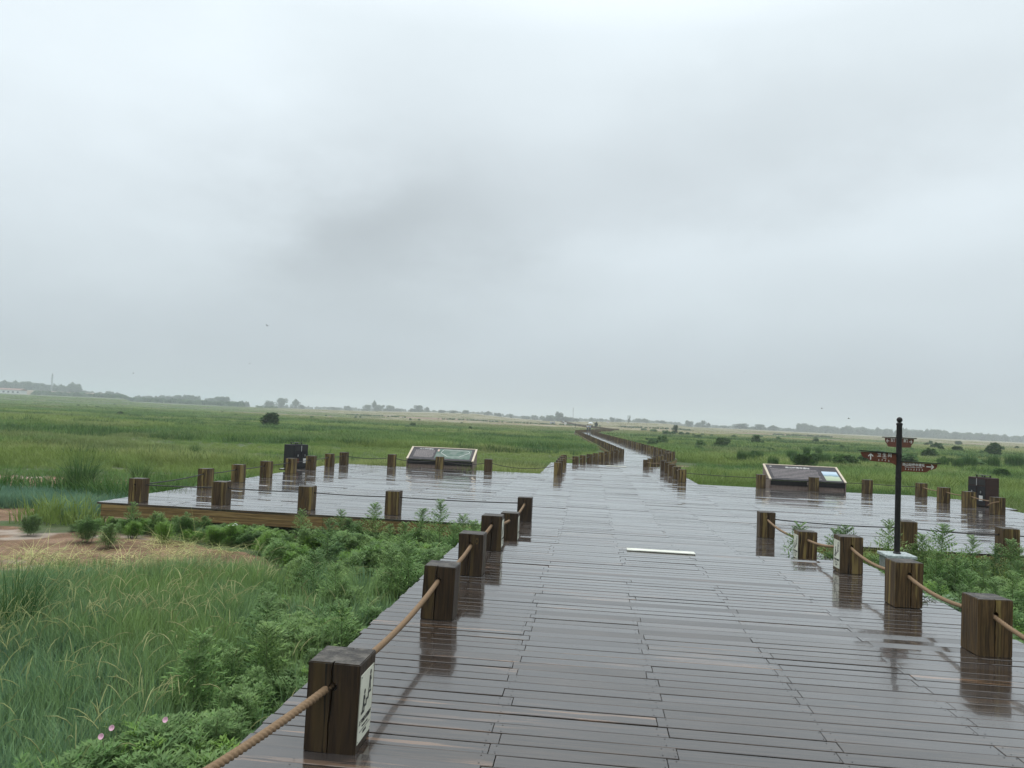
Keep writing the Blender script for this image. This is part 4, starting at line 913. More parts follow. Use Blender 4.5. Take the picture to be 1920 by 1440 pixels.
weeds([(1762, 968, 11.6, 'tallest feathery weed, standing right of the signpost base'), (1736, 990, 11.4, 'tall weed between the signpost and the tallest weed'), (1668, 975, 11.7, 'slim weed just left of the black signpost pole'), (1504, 972, 11.3, 'bushy weed rising behind the short plated post on the right'),
       (1568, 980, 11.7, 'left one of the pair of weeds above the plated post at the step'), (1585, 972, 11.5, 'right one of the pair of weeds above the plated post at the step'), (1826, 1005, 11.6, 'thin weed midway between the two right front posts'), (1858, 1014, 11.5, 'small thin weed left of the last right front post'),
       (1897, 1000, 11.7, 'weed growing in front of the last right front post'), (1710, 1010, 11.5, 'weed in front of the post beside the signpost'), (1790, 1040, 10.6, 'broad weed below the gap right of the signpost'), (1850, 1050, 10.2, 'broad weed behind the nearest right post'), (1760, 1075, 9.6, 'dense weed right of the post in front of the signpost'),
       (1900, 1062, 9.4, 'dense weed at the right frame edge behind the nearest post'), (1800, 1095, 8.6, 'low dense weed left above the nearest right post'), (1880, 1080, 8.6, 'low dense weed just above the nearest right post')], WD, .85)
weeds([(250, 935, 12.3, 'bushy weed in front of the left platform corner post'), (700, 935, 12.25, 'tall weed just left of the last left front post'), (640, 955, 12.2, 'weed left of the tall one before the left platform front'), (570, 950, 12.2, 'weed below the third front post of the left platform'), (730, 975, 11.6, 'weed below the last left front post'),
       (790, 944, 12.0, 'dense weed right of the last left front post'), (828, 938, 11.6, 'highest weed of the clump beside the roped posts'), (868, 958, 11.2, 'weed of the clump closest to the fourth dark post'), (890, 965, 10.6, 'bright weed touching the fourth dark post'), (850, 975, 10.8, 'weed below the clump beside the roped posts'),
       (760, 1000, 10.4, 'weed in the middle of the leafy bank left of the deck'), (700, 1035, 9.5, 'weed left of the leafy bank beside the third dark post'), (800, 1020, 9.0, 'weed leaning to the deck edge beside the third dark post')], WD, .85)
weeds([(60, 962, 11.6, 'lone bushy weed on the bare sandy ground'), (165, 965, 11.3, 'left bush of the weed group at the sand edge'), (205, 980, 11.0, 'right bush of the weed group at the sand edge'), (300, 956, 12.3, 'round weed under the platform front between its corner and second post'), (350, 960, 12.3, 'weed under the second front post of the left platform'), (385, 968, 12.3, 'small weed right of the second front post'),
       (560, 1165, 5.9, 'pale bushy weed beside the second dark post'), (640, 1090, 7.6, 'bushy weed on the bank left of the second dark post'), (560, 1060, 8.6, 'bushy weed where tall grass meets the weed bank'), (470, 1270, 4.4, 'broad leafy weed left of the big plated post'), (400, 1330, 3.75, 'broad leafy weed at the bottom beside the bare soil')], WB, .55)
weeds([(250, 975, 11.9, 'left feathery green mound before the platform front'), (310, 978, 11.7, 'middle feathery green mound before the platform front'), (405, 984, 11.7, 'right feathery green mound before the platform front'), (440, 978, 11.8, 'bright feathery mound with small white flowers'), (500, 995, 11.2, 'small feathery mound right of the flowering one'),
       (230, 1345, 3.6, 'big feathery mound at the bottom beside the pink flowers'), (330, 1300, 4.1, 'feathery mound left of the broad weeds at the bottom'), (80, 1400, 3.5, 'feathery mound in the bottom left corner'), (300, 1390, 3.3, 'lower feathery mound beside the bare soil')], WF, .32)
def ordinal(n): return '%d%s' % (n, 'th' if 10 < n % 100 < 14 else {1: 'st', 2: 'nd', 3: 'rd'}.get(n % 10, 'th'))
rb = random.Random(77); BANK = []
for i in range(34):
    yy = rb.uniform(4.6, 12.3); xx = XL - rb.uniform(.25, .7 + (yy - 4) * .26); BANK.append((yy, weed(WD if rb.random() < .7 else WB, i, xx, yy, rb.uniform(.55, .95), None)))
for i, (yy, e_) in enumerate(sorted(BANK, key=lambda q: q[0])): tag(e_, 'upright weed in the leafy bank left of the deck, %s away from the near end' % ordinal(i + 1), 'weed plant', 'upright weeds of the left bank')
BANK = []
for i in range(26):
    yy = rb.uniform(6.8, 12.3); xx = XR + rb.uniform(.3, .6 + yy * .33)
    if math.hypot(xx - XY(1686, 11.15), yy - 11.15) > .5 and not (yy > 9.6 and xx < 4.4): BANK.append((yy, weed(WD if rb.random() < .7 else WB, i, xx, yy, rb.uniform(.55, .9), None)))
for i, (yy, e_) in enumerate(sorted(BANK, key=lambda q: q[0])): tag(e_, 'upright weed in the growth right of the deck, %s away from the near end' % ordinal(i + 1), 'weed plant', 'upright weeds on the right side')
weeds([(1770, 1110, 8.0, 'grey green weed above the rope right of the signpost base'), (1735, 1100, 8.6, 'small grey green weed behind the post before the signpost')], WG, .36)
for i, (px, py, lab) in enumerate([(193, 1378, 'pink flower lowest of the three in the grass'), (213, 1362, 'pink flower in the middle of the three'), (313, 1347, 'pink flower right above the bare soil')]):
    x, y = G(px, py, GZ + .46); e = empty('bindweed_flower', (x, y, GZ + .13)); tag(e, lab, 'flower', 'pink bindweed flowers')
    mb = MB(); mb.tube([(0, .02, 0), (.01, .01, .2), (0, 0, .32)], .002, 5); mb.build('stem', M_stem, e)
    mb = MB(); Mq = Matrix.Translation((0, 0, .32)) @ Matrix.Rotation(R(62), 4, 'X'); n0 = MB(); n0.lathe([(.003, 0), (.006, .01), (.016, .024), (.021, .026), (.018, .025), (.004, .016)], seg=10); mb.add([Mq @ (Vector(v) * .75) for v in n0.v], n0.f); mb.build('petals', M_petal, e); e.rotation_euler = (0, 0, 0); e.children[-1].rotation_euler = (0, 0, 0)
mb = MB(); rq = random.Random(9)
x, h = at(441, 979, 11.75)
for i in range(7): u = (x + rq.uniform(-.1, .1), 11.7 + rq.uniform(-.05, .05), GZ + h * rq.uniform(.85, .98)); mb.lathe([(.002, 0), (.011, .004), (.002, .008)], u, 6)
tag(mb.build('white_blossoms', M_white), 'tiny white blossoms on the bright feathery mound', 'blossoms', kind='stuff')

# tussocks and shrubs in the meadow, each one a plant of its own
TUS = [tuft('tussock', M_gdark, 420, .22, .95, .012, 200 + s, (.15, .95), 4, heads=0) for s in range(2)]
TUB = [tuft('reed_clump', M_gdark, 650, .55, 1.0, .045, 210 + s, (.05, .45), 3) for s in range(3)]
def crown_mesh(name, mt, seed, rx, rz, n, card, lumps=9, base=.35):
    """a crown of many small leaf cards clustered round uneven lumps"""
    rr = random.Random(seed); mb = MB(); L_ = []
    for i in range(lumps):
        a = rr.uniform(0, 6.283); z = base * rz + rr.uniform(.05, .74) * rz; r = rr.random() ** .6 * .66 * rx * (1 - .55 * (z / rz) ** 2); k = rr.uniform(.28, .46) * (1 - .25 * z / rz); L_.append((Vector((r * math.cos(a), r * math.sin(a), z)), k * rx, k * rz * .8))
    for i in range(n):
        c, kx, kz = rr.choice(L_); d = Vector((rr.gauss(0, 1), rr.gauss(0, 1), rr.gauss(0, 1))).normalized(); q = rr.random() ** .35
        p = c + Vector((d.x * kx * q, d.y * kx * q, d.z * kz * q)); u = Vector((rr.gauss(0, 1), rr.gauss(0, 1), rr.gauss(0, .6))).normalized(); v = u.orthogonal().normalized() * card * rr.uniform(.3, .6); u = u * card * rr.uniform(.6, 1.2)
        m_ = len(mb.v); mb.v += [tuple(p - u), tuple(p + v), tuple(p + u), tuple(p - v)]; mb.a += [rr.random() * 7.99] * 4; mb.f.append((m_, m_ + 1, m_ + 2, m_ + 3)); mb.m.append(0)
    return mb.mesh(name, [mt], attr='v')
def trunk_mesh(name, h, r, seed, limbs=5, spread=.4):
    rr = random.Random(seed); mb = MB(); mb.tube([(0, 0, -.1 * h), (rr.gauss(0, .02) * h, 0, h * .35), (rr.gauss(0, .04) * h, 0, h * .7)], [r, r * .75, r * .35], 7)
    for i in range(limbs):
        a = rr.uniform(0, 6.283); z = h * rr.uniform(.18, .5); mb.tube([(0, 0, z), (math.cos(a) * spread * h * .5, math.sin(a) * spread * h * .5, z + h * .18), (math.cos(a) * spread * h * .8, math.sin(a) * spread * h * .8, z + h * .38)], [r * .5, r * .3, r * .12], 5)
    return mb.mesh(name, [M_bark])
SHR = [(crown_mesh('crown', M_shrub, 300 + s, .60, .95, 1900, .115, 30, .0), trunk_mesh('trunk', .8, .03, s, 7, .6)) for s in range(4)]
TRE = [(crown_mesh('crown', M_tree, 320 + s, .42, .86, 2200, .04, 14, .02), trunk_mesh('trunk', .9, .028, 40 + s, 5, .3)) for s in range(5)]
POP = [(crown_mesh('crown', M_tree, 340 + s, .20, .9, 1000, .03, 12, .12), trunk_mesh('trunk', .9, .02, 60 + s, 3, .12)) for s in range(2)]
def plant_tree(lib, k, px, D, wpx, hpx, name, label, cat, group, ref_w, sink=0.):
    """a plant standing at column px of the photo, D metres off, with its size given by the angle it fills"""
    x = XY(px, D); z = float(terrain(x, D)); dist = math.hypot(x, D); H_ = hpx / F * dist + (.2 if D < 320 else 0); W_ = wpx / F * dist
    e = empty(name, (x, D, z - sink * H_), random.Random(int(px * 7 + D)).uniform(0, 6.28)); e.scale = (W_ / ref_w, W_ / ref_w, H_); tag(e, label, cat, group)
    link('crown', lib[k % len(lib)][0], e); link('trunk', lib[k % len(lib)][1], e); return e
def plant_tuft(lib, k, px, D, wpx, hpx, name, label, cat, group, ref_w, ref_h, z=None):
    x = XY(px, D); zz = float(terrain(x, D)) if z is None else z; dist0 = math.hypot(x, D); hpx = hpx + .26 / dist0 * F; dist = math.hypot(x, D); e = bpy.data.objects.new(name, lib[k % len(lib)]); COL.objects.link(e)
    e.location = (x, D, zz - .02); e.rotation_euler = (0, 0, random.Random(int(px * 5 + D)).uniform(0, 6.28)); w_ = wpx / F * dist / ref_w; e.scale = (w_, w_, hpx / F * dist / ref_h); tag(e, label, cat, group); return e
def DG(px, py, z=GZ + .30): return G(px, py, z)[1]
TG = 'spiky grass tussocks'
for i, (px, pyb, w_, h_, lab) in enumerate([(163, 905, 78, 62, 'big spiky tussock at the back edge of the sandy ground'), (272, 893, 50, 36, 'smaller spiky tussock directly left behind the platform corner post'), (45, 1175, 190, 120, 'wide dark tussock among the tall grass at the left frame edge'), (370, 846, 26, 20, 'dark tussock beside the small sandy patch in the meadow')]):
    plant_tuft(TUS, i, px, DG(px, pyb), w_, h_, 'grass_tussock', lab, 'tussock', TG, 1.05, .9)
RG_ = 'upright shrubs in the right meadow'
for i, (px, pyb, w_, h_, lab) in enumerate([(1392, 863, 22, 20, 'leftmost of the three joined dark shrubs nearest the text panel'), (1409, 862, 20, 16, 'middle of the three joined dark shrubs left above the text panel'), (1425, 861, 18, 17, 'rightmost of the three joined dark shrubs left above the text panel'), (1451, 873, 24, 20, 'round dark shrub just above the left end of the text panel'),
      (1486, 859, 22, 18, 'upper shrub of the pair cluster above the text panel'), (1494, 868, 26, 16, 'lower left shrub of the cluster above the text panel'), (1516, 867, 20, 14, 'lower right shrub of the cluster above the text panel'), (1513, 853, 14, 16, 'small shrub above the cluster over the text panel'), (1547, 869, 28, 20, 'shrub above the photograph on the text panel'), (1536, 852, 14, 14, 'small upright shrub left of the signpost at mid height'),
      (1577, 869, 20, 18, 'shrub just left under the toilet direction board'), (1769, 877, 22, 20, 'round shrub right of the lower direction board'), (1797, 880, 22, 22, 'left half of the wide shrub right of the signpost'), (1819, 878, 26, 24, 'right half of the wide shrub right of the signpost'), (1846, 871, 16, 12, 'small shrub between the wide shrub and the upright one'),
      (1864, 880, 22, 26, 'upright narrow shrub near the right frame edge'), (1903, 874, 34, 20, 'long dark shrub at the right frame edge'), (1745, 878, 10, 9, 'tiny shrub under the arrow of the right direction board')]):
    plant_tuft(TUB, i, px, DG(px, pyb), w_, h_, 'meadow_shrub', lab, 'shrub', RG_, 1.55, .92)
SG = 'leafy bushes scattered over the meadow'
for i, (px, pyb, w_, h_, lab) in enumerate([(508, 796, 36, 27, 'round leafy bush alone in the left meadow'), (1865, 853, 26, 22, 'dense round bush in the right meadow near the frame edge'), (1757, 841, 22, 11, 'low wide bush on the pale strip right of the signpost'), (1417, 830, 18, 16, 'feathery bush in the middle of the right meadow'), (1797, 831, 12, 7, 'small flat bush above the low wide bush on the right'),
      (1745, 833, 8, 8, 'little bush left above the low wide bush'), (1545, 840, 17, 7, 'flat bush left behind the signpost boards'), (1580, 842, 12, 8, 'left twin of two small bushes behind the toilet board'), (1590, 842, 9, 6, 'right twin of two small bushes behind the toilet board'), (1606, 844, 9, 4, 'lowest little bush right of the twin bushes'),
      (1250, 815, 20, 9, 'dark bush left of the small lone tree'), (1263, 815, 12, 7, 'dark bush right under the small lone tree'), (1278, 815, 14, 7, 'dark bush right of the small lone tree'), (1290, 815, 10, 6, 'last dark bush of the row right of the lone tree'), (1300, 817, 7, 5, 'small bush left of the pale track'), (1308, 821, 18, 6, 'flat bush at the head of the pale track'), (1317, 816, 8, 5, 'small bush above the pale track'), (1335, 817, 7, 4, 'tiny bush right of the pale track'), (1207, 805, 13, 5, 'low dark bush halfway to the lone tree'), (1225, 810, 16, 6, 'greenish low bush left of the dark bushes'),
      (162, 764, 7, 3, 'tiny dark bush far out in the left meadow'), (183, 765, 9, 3, 'slightly wider dark bush far out in the left meadow'), (215, 762, 5, 3, 'tiny bush right of the two dark ones in the left meadow'), (770, 786, 6, 4, 'small bush in the meadow behind the map panel, first from left'), (786, 787, 6, 4, 'small bush in the meadow behind the map panel, second from left'), (883, 803, 9, 6, 'dark bush in the green meadow left of the walkway'), (866, 796, 7, 4, 'bush just above the dark one left of the walkway'), (668, 779, 5, 4, 'first of two tiny round bushes on the pale strip'), (676, 780, 5, 4, 'second of two tiny round bushes on the pale strip'), (612, 777, 5, 3, 'tiny bush left on the pale strip'), (1555, 865, 8, 5, 'small low bush below the row above the text panel')]):
    plant_tree(SHR, i, px, min(DG(px, pyb), 330), w_, h_, 'leafy_bush', lab, 'bush', SG, 1.15)
rb = random.Random(5); BR = []; BL = []
for i in range(46):
    px = rb.uniform(1210, 1915); D = rb.uniform(55, 260) if i % 3 else rb.uniform(40, 90); sz = rb.uniform(.5, 1.3)
    if off_deck(np.array([XY(px, D)]), np.array([D]), 1.)[0]:
        dd = math.hypot(XY(px, D), D); BR.append((px, None)); BR[-1] = (px, plant_tree(SHR, i, px, D, sz * rb.uniform(1.1, 1.8) / dd * F, sz * .75 / dd * F, 'meadow_bush', None, 'bush', 'small bushes dotted across the right meadow', 1.15))
for i in range(16):
    px = rb.uniform(30, 1050); D = rb.uniform(120, 300); sz = rb.uniform(.5, 1.1); dd = math.hypot(XY(px, D), D)
    if off_deck(np.array([XY(px, D)]), np.array([D]), 1.)[0]: BL.append((px, plant_tree(SHR, i, px, D, sz * 1.6 / dd * F, sz * .7 / dd * F, 'meadow_bush', None, 'bush', 'tiny bushes dotted across the left meadow', 1.15)))
for LS, wh in ((BR, 'right'), (BL, 'left')):
    for i, (px, e_) in enumerate(sorted(LS, key=lambda q: q[0])): e_['label'] = 'small dark bush dotted in the %s meadow, %s counting from the left' % (wh, ordinal(i + 1))
plant_tree(TRE, 1, 1266, 215, 14, 20, 'small_tree', 'small lone tree rising above the dark bushes right of the walkway', 'tree', None, .8)
plant_tree(TRE, 2, 1118, 330, 9, 14, 'small_tree', 'small dark tree beside the bend of the distant walkway', 'tree', None, .8)
# far woods: single trees where one can tell them apart
FT = 'distant trees on the horizon'
far_trees = [(505, 900, 20, 14, 'left tree group of the pair right of the long woods'), (527, 900, 22, 19, 'taller half of the left tree group'), (554, 880, 15, 17, 'round tree standing alone right of the long woods'), (565, 880, 10, 8, 'low shrubby tree beside the round one'),
  (628, 950, 18, 6, 'low trees left of the knobby tree'), (651, 930, 13, 10, 'knobby small tree on the pale rise'), (688, 900, 14, 12, 'left shoulder of the grove with the square top'), (701, 900, 9, 20, 'tall square-topped tree of the grove'), (712, 900, 18, 13, 'tree right beside the square-topped one'), (730, 900, 20, 12, 'right part of the grove with the square top'), (745, 905, 16, 7, 'low end of the grove with the square top'),
  (785, 880, 20, 13, 'rounded grove before the pale rise'), (800, 880, 9, 10, 'slim tree at the right end of the rounded grove'), (775, 890, 16, 7, 'low left end of the rounded grove'), (828, 820, 14, 6, 'flat tree left on the crest of the pale rise'), (850, 820, 14, 6, 'middle tree on the crest of the pale rise'), (872, 800, 14, 7, 'flat-topped tree on the highest point of the rise'), (915, 880, 12, 8, 'small round tree at the right foot of the rise'), (932, 900, 14, 7, 'faint low tree right of the rise'), (958, 900, 9, 8, 'small pointed tree further right of the rise'),
  (985, 920, 16, 7, 'low round tree left of the mast hill'), (1002, 920, 12, 9, 'round tree left of the mast hill'), (1016, 920, 11, 9, 'smaller round tree touching the mast hill'), (1036, 800, 30, 12, 'left slope of the wooded mound by the mast'), (1048, 800, 16, 19, 'domed tree on top of the wooded mound'), (1062, 800, 26, 11, 'right slope of the wooded mound by the mast'), (1076, 800, 18, 7, 'low end of the wooded mound under the mast'),
  (1108, 950, 10, 8, 'faint tree behind the walkway bend'), (1126, 1000, 12, 7, 'faint tree above the walkway bend'), (1148, 900, 12, 9, 'rounded tree left of the poplar'), (1160, 900, 14, 7, 'low tree beside the poplar'), (1195, 900, 14, 8, 'left tree of the grove right of the poplar'), (1208, 900, 16, 8, 'right tree of the grove right of the poplar'), (1238, 920, 18, 6, 'flat grove at the end of the reddish rise'),
  (1292, 880, 16, 12, 'round tree right beyond the lone tree'), (1310, 880, 14, 10, 'tree right of the round one beyond the lone tree'), (1319, 880, 9, 13, 'taller slim tree beyond the lone tree'), (1328, 880, 8, 9, 'small tree ending the group beyond the lone tree'), (1357, 950, 14, 6, 'faint low grove above the middle of the right meadow'), (1390, 850, 28, 11, 'flat-topped wide tree above the feathery bush'), (1412, 870, 14, 7, 'low tree right of the flat-topped one'), (1426, 860, 20, 11, 'rounded tree in the right middle distance'), (1450, 860, 20, 10, 'wide rounded tree before the long right woods')]
for i, (px, D, w_, h_, lab) in enumerate(far_trees): plant_tree(TRE, i, px, D, w_ * 1.45, h_ * 1.25, 'distant_tree', lab, 'tree', FT, .85, .06)
plant_tree(POP, 0, 1179, 720, 9, 15, 'poplar_tree', 'oval poplar standing alone on the horizon', 'tree', FT, .42)
# long woods that read as one mass
def woods(name, label, spec, seed, D0, D1, lib):
    rq = random.Random(seed); pts = []; sc_ = []; zs = []
    for (xa, xb, ha, hb) in spec:
        n = max(4, int((xb - xa) / 1.5))
        for i in range(n):
            f = rq.random(); px = xa + (xb - xa) * f; D = rq.uniform(D0, D1); h = (ha + (hb - ha) * f) * rq.choice((rq.uniform(.5, .9), rq.uniform(.8, 1.15))); x = XY(px, D); dist = math.hypot(x, D); Hh = h / F * dist
            w_ = Hh * rq.uniform(.7, 1.25); pts.append((x, D, float(terrain(x, D)) - .1 * Hh)); sc_.append(w_ / .8); zs.append(Hh * 1.1 / (w_ / .8))
    c = source(name + '_src', [m_[0] for m_ in lib]); return scatter(name, label, 'woods', pts, sc_, c, seed, None, .02, np.array(zs))
woods('far_woods', 'long dark belt of trees on the left horizon', [(-140, 60, 20, 22), (0, 120, 21, 23), (60, 160, 18, 12), (130, 150, 24, 22), (150, 228, 11, 11), (195, 225, 14, 12), (250, 275, 12, 14), (270, 370, 14, 18), (360, 395, 13, 13), (390, 430, 16, 20), (425, 465, 10, 12), (-200, 20, 18, 20)], 31, 850, 950, TRE)
woods('hedge_line', 'band of lower bushes before the left woods', [(60, 460, 7, 9), (480, 520, 4, 4), (120, 350, 6, 8)], 32, 640, 700, SHR)
woods('right_woods', 'long hazy belt of trees on the right horizon', [(1500, 1560, 17, 15), (1498, 1520, 19, 18), (1550, 1610, 16, 17), (1600, 1760, 15, 17), (1750, 1930, 16, 12), (1900, 2200, 13, 14), (1465, 1505, 8, 8)], 33, 980, 1060, TRE)
woods('faint_woods', 'very faint tree line along the whole horizon', [(480, 1500, 5, 6), (1250, 1500, 7, 7), (560, 760, 7, 7), (900, 1120, 8, 7), (480, 1500, 4, 5)], 34, 1150, 1250, TRE)
woods('shrub_row', 'thin dotted rows of little bushes along the pale rise', [(650, 760, 3.0, 3.0), (820, 1130, 3.0, 3.0), (1160, 1300, 3.2, 3.2), (1450, 1560, 3.5, 3.5)], 35, 398, 404, SHR)

# ------------------------------------------------------------------ far buildings and masts
def long_house():
    D = 640.; x0, x1 = XY(-60, D), XY(37, D); z = float(terrain((x0 + x1) / 2, D)); root = empty('long_building', ((x0 + x1) / 2, D, z)); hw = (x1 - x0) / 2
    tag(root, 'long low white building with a row of dark windows at the left horizon', 'building'); h = 3.6
    mb = MB(); mb.box(-hw, hw, 0, 8, -1, h); mb.build('wall', mat('white_render', (.62, .63, .62), .8), root)
    mb = MB(); mb.add([(-hw - .5, -.5, h + .01), (hw + .5, -.5, h + .01), (hw + .5, 8.5, h + .01), (-hw - .5, 8.5, h + .01), (-hw - .5, 4, h + 1.6), (hw + .5, 4, h + 1.6)], [(0, 1, 5, 4), (3, 4, 5, 2), (0, 4, 3), (1, 2, 5), (0, 3, 2, 1)]); mb.build('roof', mat('red_tile', (.22, .12, .10), .8), root)
    n = 11
    for k in range(n):
        xc = -hw + (k + .5) * 2 * hw / n; mb = MB(); mb.box(xc - 1.1, xc + 1.1, -.08, -.01, .9, 2.6); w_ = mb.build('window', M_white, root); mb = MB(); mb.box(xc - .95, xc + .95, -.12, -.085, 1.05, 2.45); mb.build('pane', mat('dark_glass', (.05, .06, .07), .2) if k == 0 else bpy.data.materials['dark_glass'], w_)
long_house()
def rampart(px0, px1, D, hpx, name, label, col):
    mb = MB(); n = 24; rr_ = random.Random(5)
    for k in range(n + 1):
        px = px0 + (px1 - px0) * k / n; x = XY(px, D); z = float(terrain(x, D)); d = math.hypot(x, D); h = hpx / F * d * (1 if px < px1 - 60 else max(.05, (px1 - px) / 60)) * rr_.uniform(.93, 1.05)
        mb.v += [(x, D - 14, z - 1), (x, D - 2, z + h * .9), (x, D + 6, z + h), (x, D + 30, z - 1)]; mb.a += [0] * 4
    for k in range(n):
        for j in range(3): mb.f.append((k * 4 + j, k * 4 + 4 + j, k * 4 + 5 + j, k * 4 + 1 + j)); mb.m.append(0)
    tag(mb.build(name, col, smooth=True), kind='structure')
M_bank = noisy('earth_bank', (.14, .095, .07), (.20, .15, .10), .05, .9)
rampart(-150, 250, 720, 7.5, 'earth_bank_hill', '', M_bank)
def mast(px, D, hpx, label):
    x = XY(px, D); z = float(terrain(x, D)); H_ = hpx / F * math.hypot(x, D); root = empty('lattice_mast', (x, D, z)); tag(root, label, 'mast', 'thin masts on the horizon'); mb = MB(); a = H_ * .035
    for sx in (-1, 1):
        for sy in (-1, 1): mb.tube([(sx * a, sy * a, -2), (sx * a * .25, sy * a * .25, H_)], H_ * .006, 4)
    nb = 9
    for k in range(nb):
        f0, f1 = k / nb, (k + 1) / nb; w0, w1 = a * (1 - .75 * f0), a * (1 - .75 * f1)
        mb.tube([(-w0, -w0, H_ * f0), (w1, -w1, H_ * f1)], H_ * .004, 3); mb.tube([(w0, -w0, H_ * f0), (-w1, -w1, H_ * f1)], H_ * .004, 3); mb.tube([(-w0, w0, H_ * f0), (w1, w1, H_ * f1)], H_ * .004, 3)
    mb.build('lattice', mat('galvanised', (.25, .26, .27), .5, .5) if 'galvanised' not in bpy.data.materials else bpy.data.materials['galvanised'], root)
    for z_ in (.78, .90):
        mb = MB(); mb.box(-a * 1.6, a * 1.6, -.3, .3, H_ * z_, H_ * z_ + H_ * .012); mb.build('crossarm', bpy.data.materials['galvanised'], root)
mast(95, 830, 36, 'lattice mast rising behind the left woods'); mast(1074, 760, 27, 'thin mast beside the wooded mound in the centre')
def sign_box(px, D, w_, h_, zoff, name, label, cat, c):
    x = XY(px, D); z = float(terrain(x, D)); d = math.hypot(x, D); W_, H_ = w_ / F * d, h_ / F * d; root = empty(name, (x, D, z)); tag(root, label, cat)
    return root, W_, H_
r_, W_, H_ = sign_box(1060, 430, 4.6, 5.5, 0, 'white_board', 'white square board on posts beyond the walkway', 'board', None)
mb = MB(); mb.box(-W_ / 2, W_ / 2, -.05, .05, H_ * .3, H_); mb.build('panel', M_white, r_)
for s in (-1, 1): mb = MB(); mb.box(s * W_ * .4 - .06, s * W_ * .4 + .06, .055, .15, -.5, H_ * .9); mb.build('post', M_bark, r_)
r_, W_, H_ = sign_box(1036, 430, 9, 5.5, 0, 'small_kiosk', 'pale low kiosk with a flat roof where the walkway ends', 'kiosk', None)
mb = MB(); mb.box(-W_ / 2, W_ / 2, 0, 2.2, -.5, H_ * .8); mb.build('wall', mat('pale_panel', (.42, .45, .50), .6), r_)
mb = MB(); mb.box(-W_ / 2 - .2, W_ / 2 + .2, -.3, 2.5, H_ * .8 + .01, H_); mb.build('roof', M_white, r_); mb = MB(); mb.box(-.3, .5, -.06, -.01, 0, H_ * .6); mb.build('door', M_binb, r_)
r_, W_, H_ = sign_box(1140, 560, 4.5, 3.5, 0, 'small_hut', 'tiny white hut right of the walkway bend', 'hut', None)
mb = MB(); mb.box(-W_ / 2, W_ / 2, 0, 2, -.5, H_ * .7); mb.build('wall', M_white, r_); mb = MB(); mb.add([(-W_ / 2 - .1, -.1, H_ * .71), (W_ / 2 + .1, -.1, H_ * .71), (W_ / 2 + .1, 2.1, H_ * .71), (-W_ / 2 - .1, 2.1, H_ * .71), (-W_ / 2, 1, H_), (W_ / 2, 1, H_)], [(0, 1, 5, 4), (3, 4, 5, 2), (0, 4, 3), (1, 2, 5), (0, 3, 2, 1)]); mb.build('roof', M_sign, r_)
r_, W_, H_ = sign_box(1079, 230, 2, 12, 0, 'thin_lamp_post', 'thin dark post with a pale foot left of the walking people', 'lamp post', None)
mb = MB(); mb.lathe([(.06, -.2), (.05, H_ * .97), (.02, H_)], seg=8); mb.build('pole', M_black, r_); mb = MB(); mb.box(-.16, .16, -.16, .16, -.2, .35); mb.build('foot', M_stone, r_)

# ------------------------------------------------------------------ people far down the walkway
def skin_body(name, joints, edges, mt, parent=None, sub=2):
    me = bpy.data.meshes.new(name); me.from_pydata([j[0] for j in joints], edges, []); o = bpy.data.objects.new(name, me); COL.objects.link(o)
    sk = o.modifiers.new('skin', 'SKIN'); 
    for v, j in zip(me.skin_vertices[0].data, joints): v.radius = (j[1], j[2] if len(j) > 2 else j[1])
    me.skin_vertices[0].data[0].use_root = True; sb = o.modifiers.new('sub', 'SUBSURF'); sb.levels = sb.render_levels = sub
    dg = bpy.context.evaluated_depsgraph_get(); m2 = bpy.data.meshes.new_from_object(o.evaluated_get(dg)); o.modifiers.clear(); o.data = m2; m2.materials.clear(); m2.materials.append(mt); m2.polygons.foreach_set('use_smooth', [True] * len(m2.polygons)); o.parent = parent; return o
M_skin = mat('skin', (.36, .22, .16), .6); M_hair = mat('black_hair', (.012, .010, .010), .6)
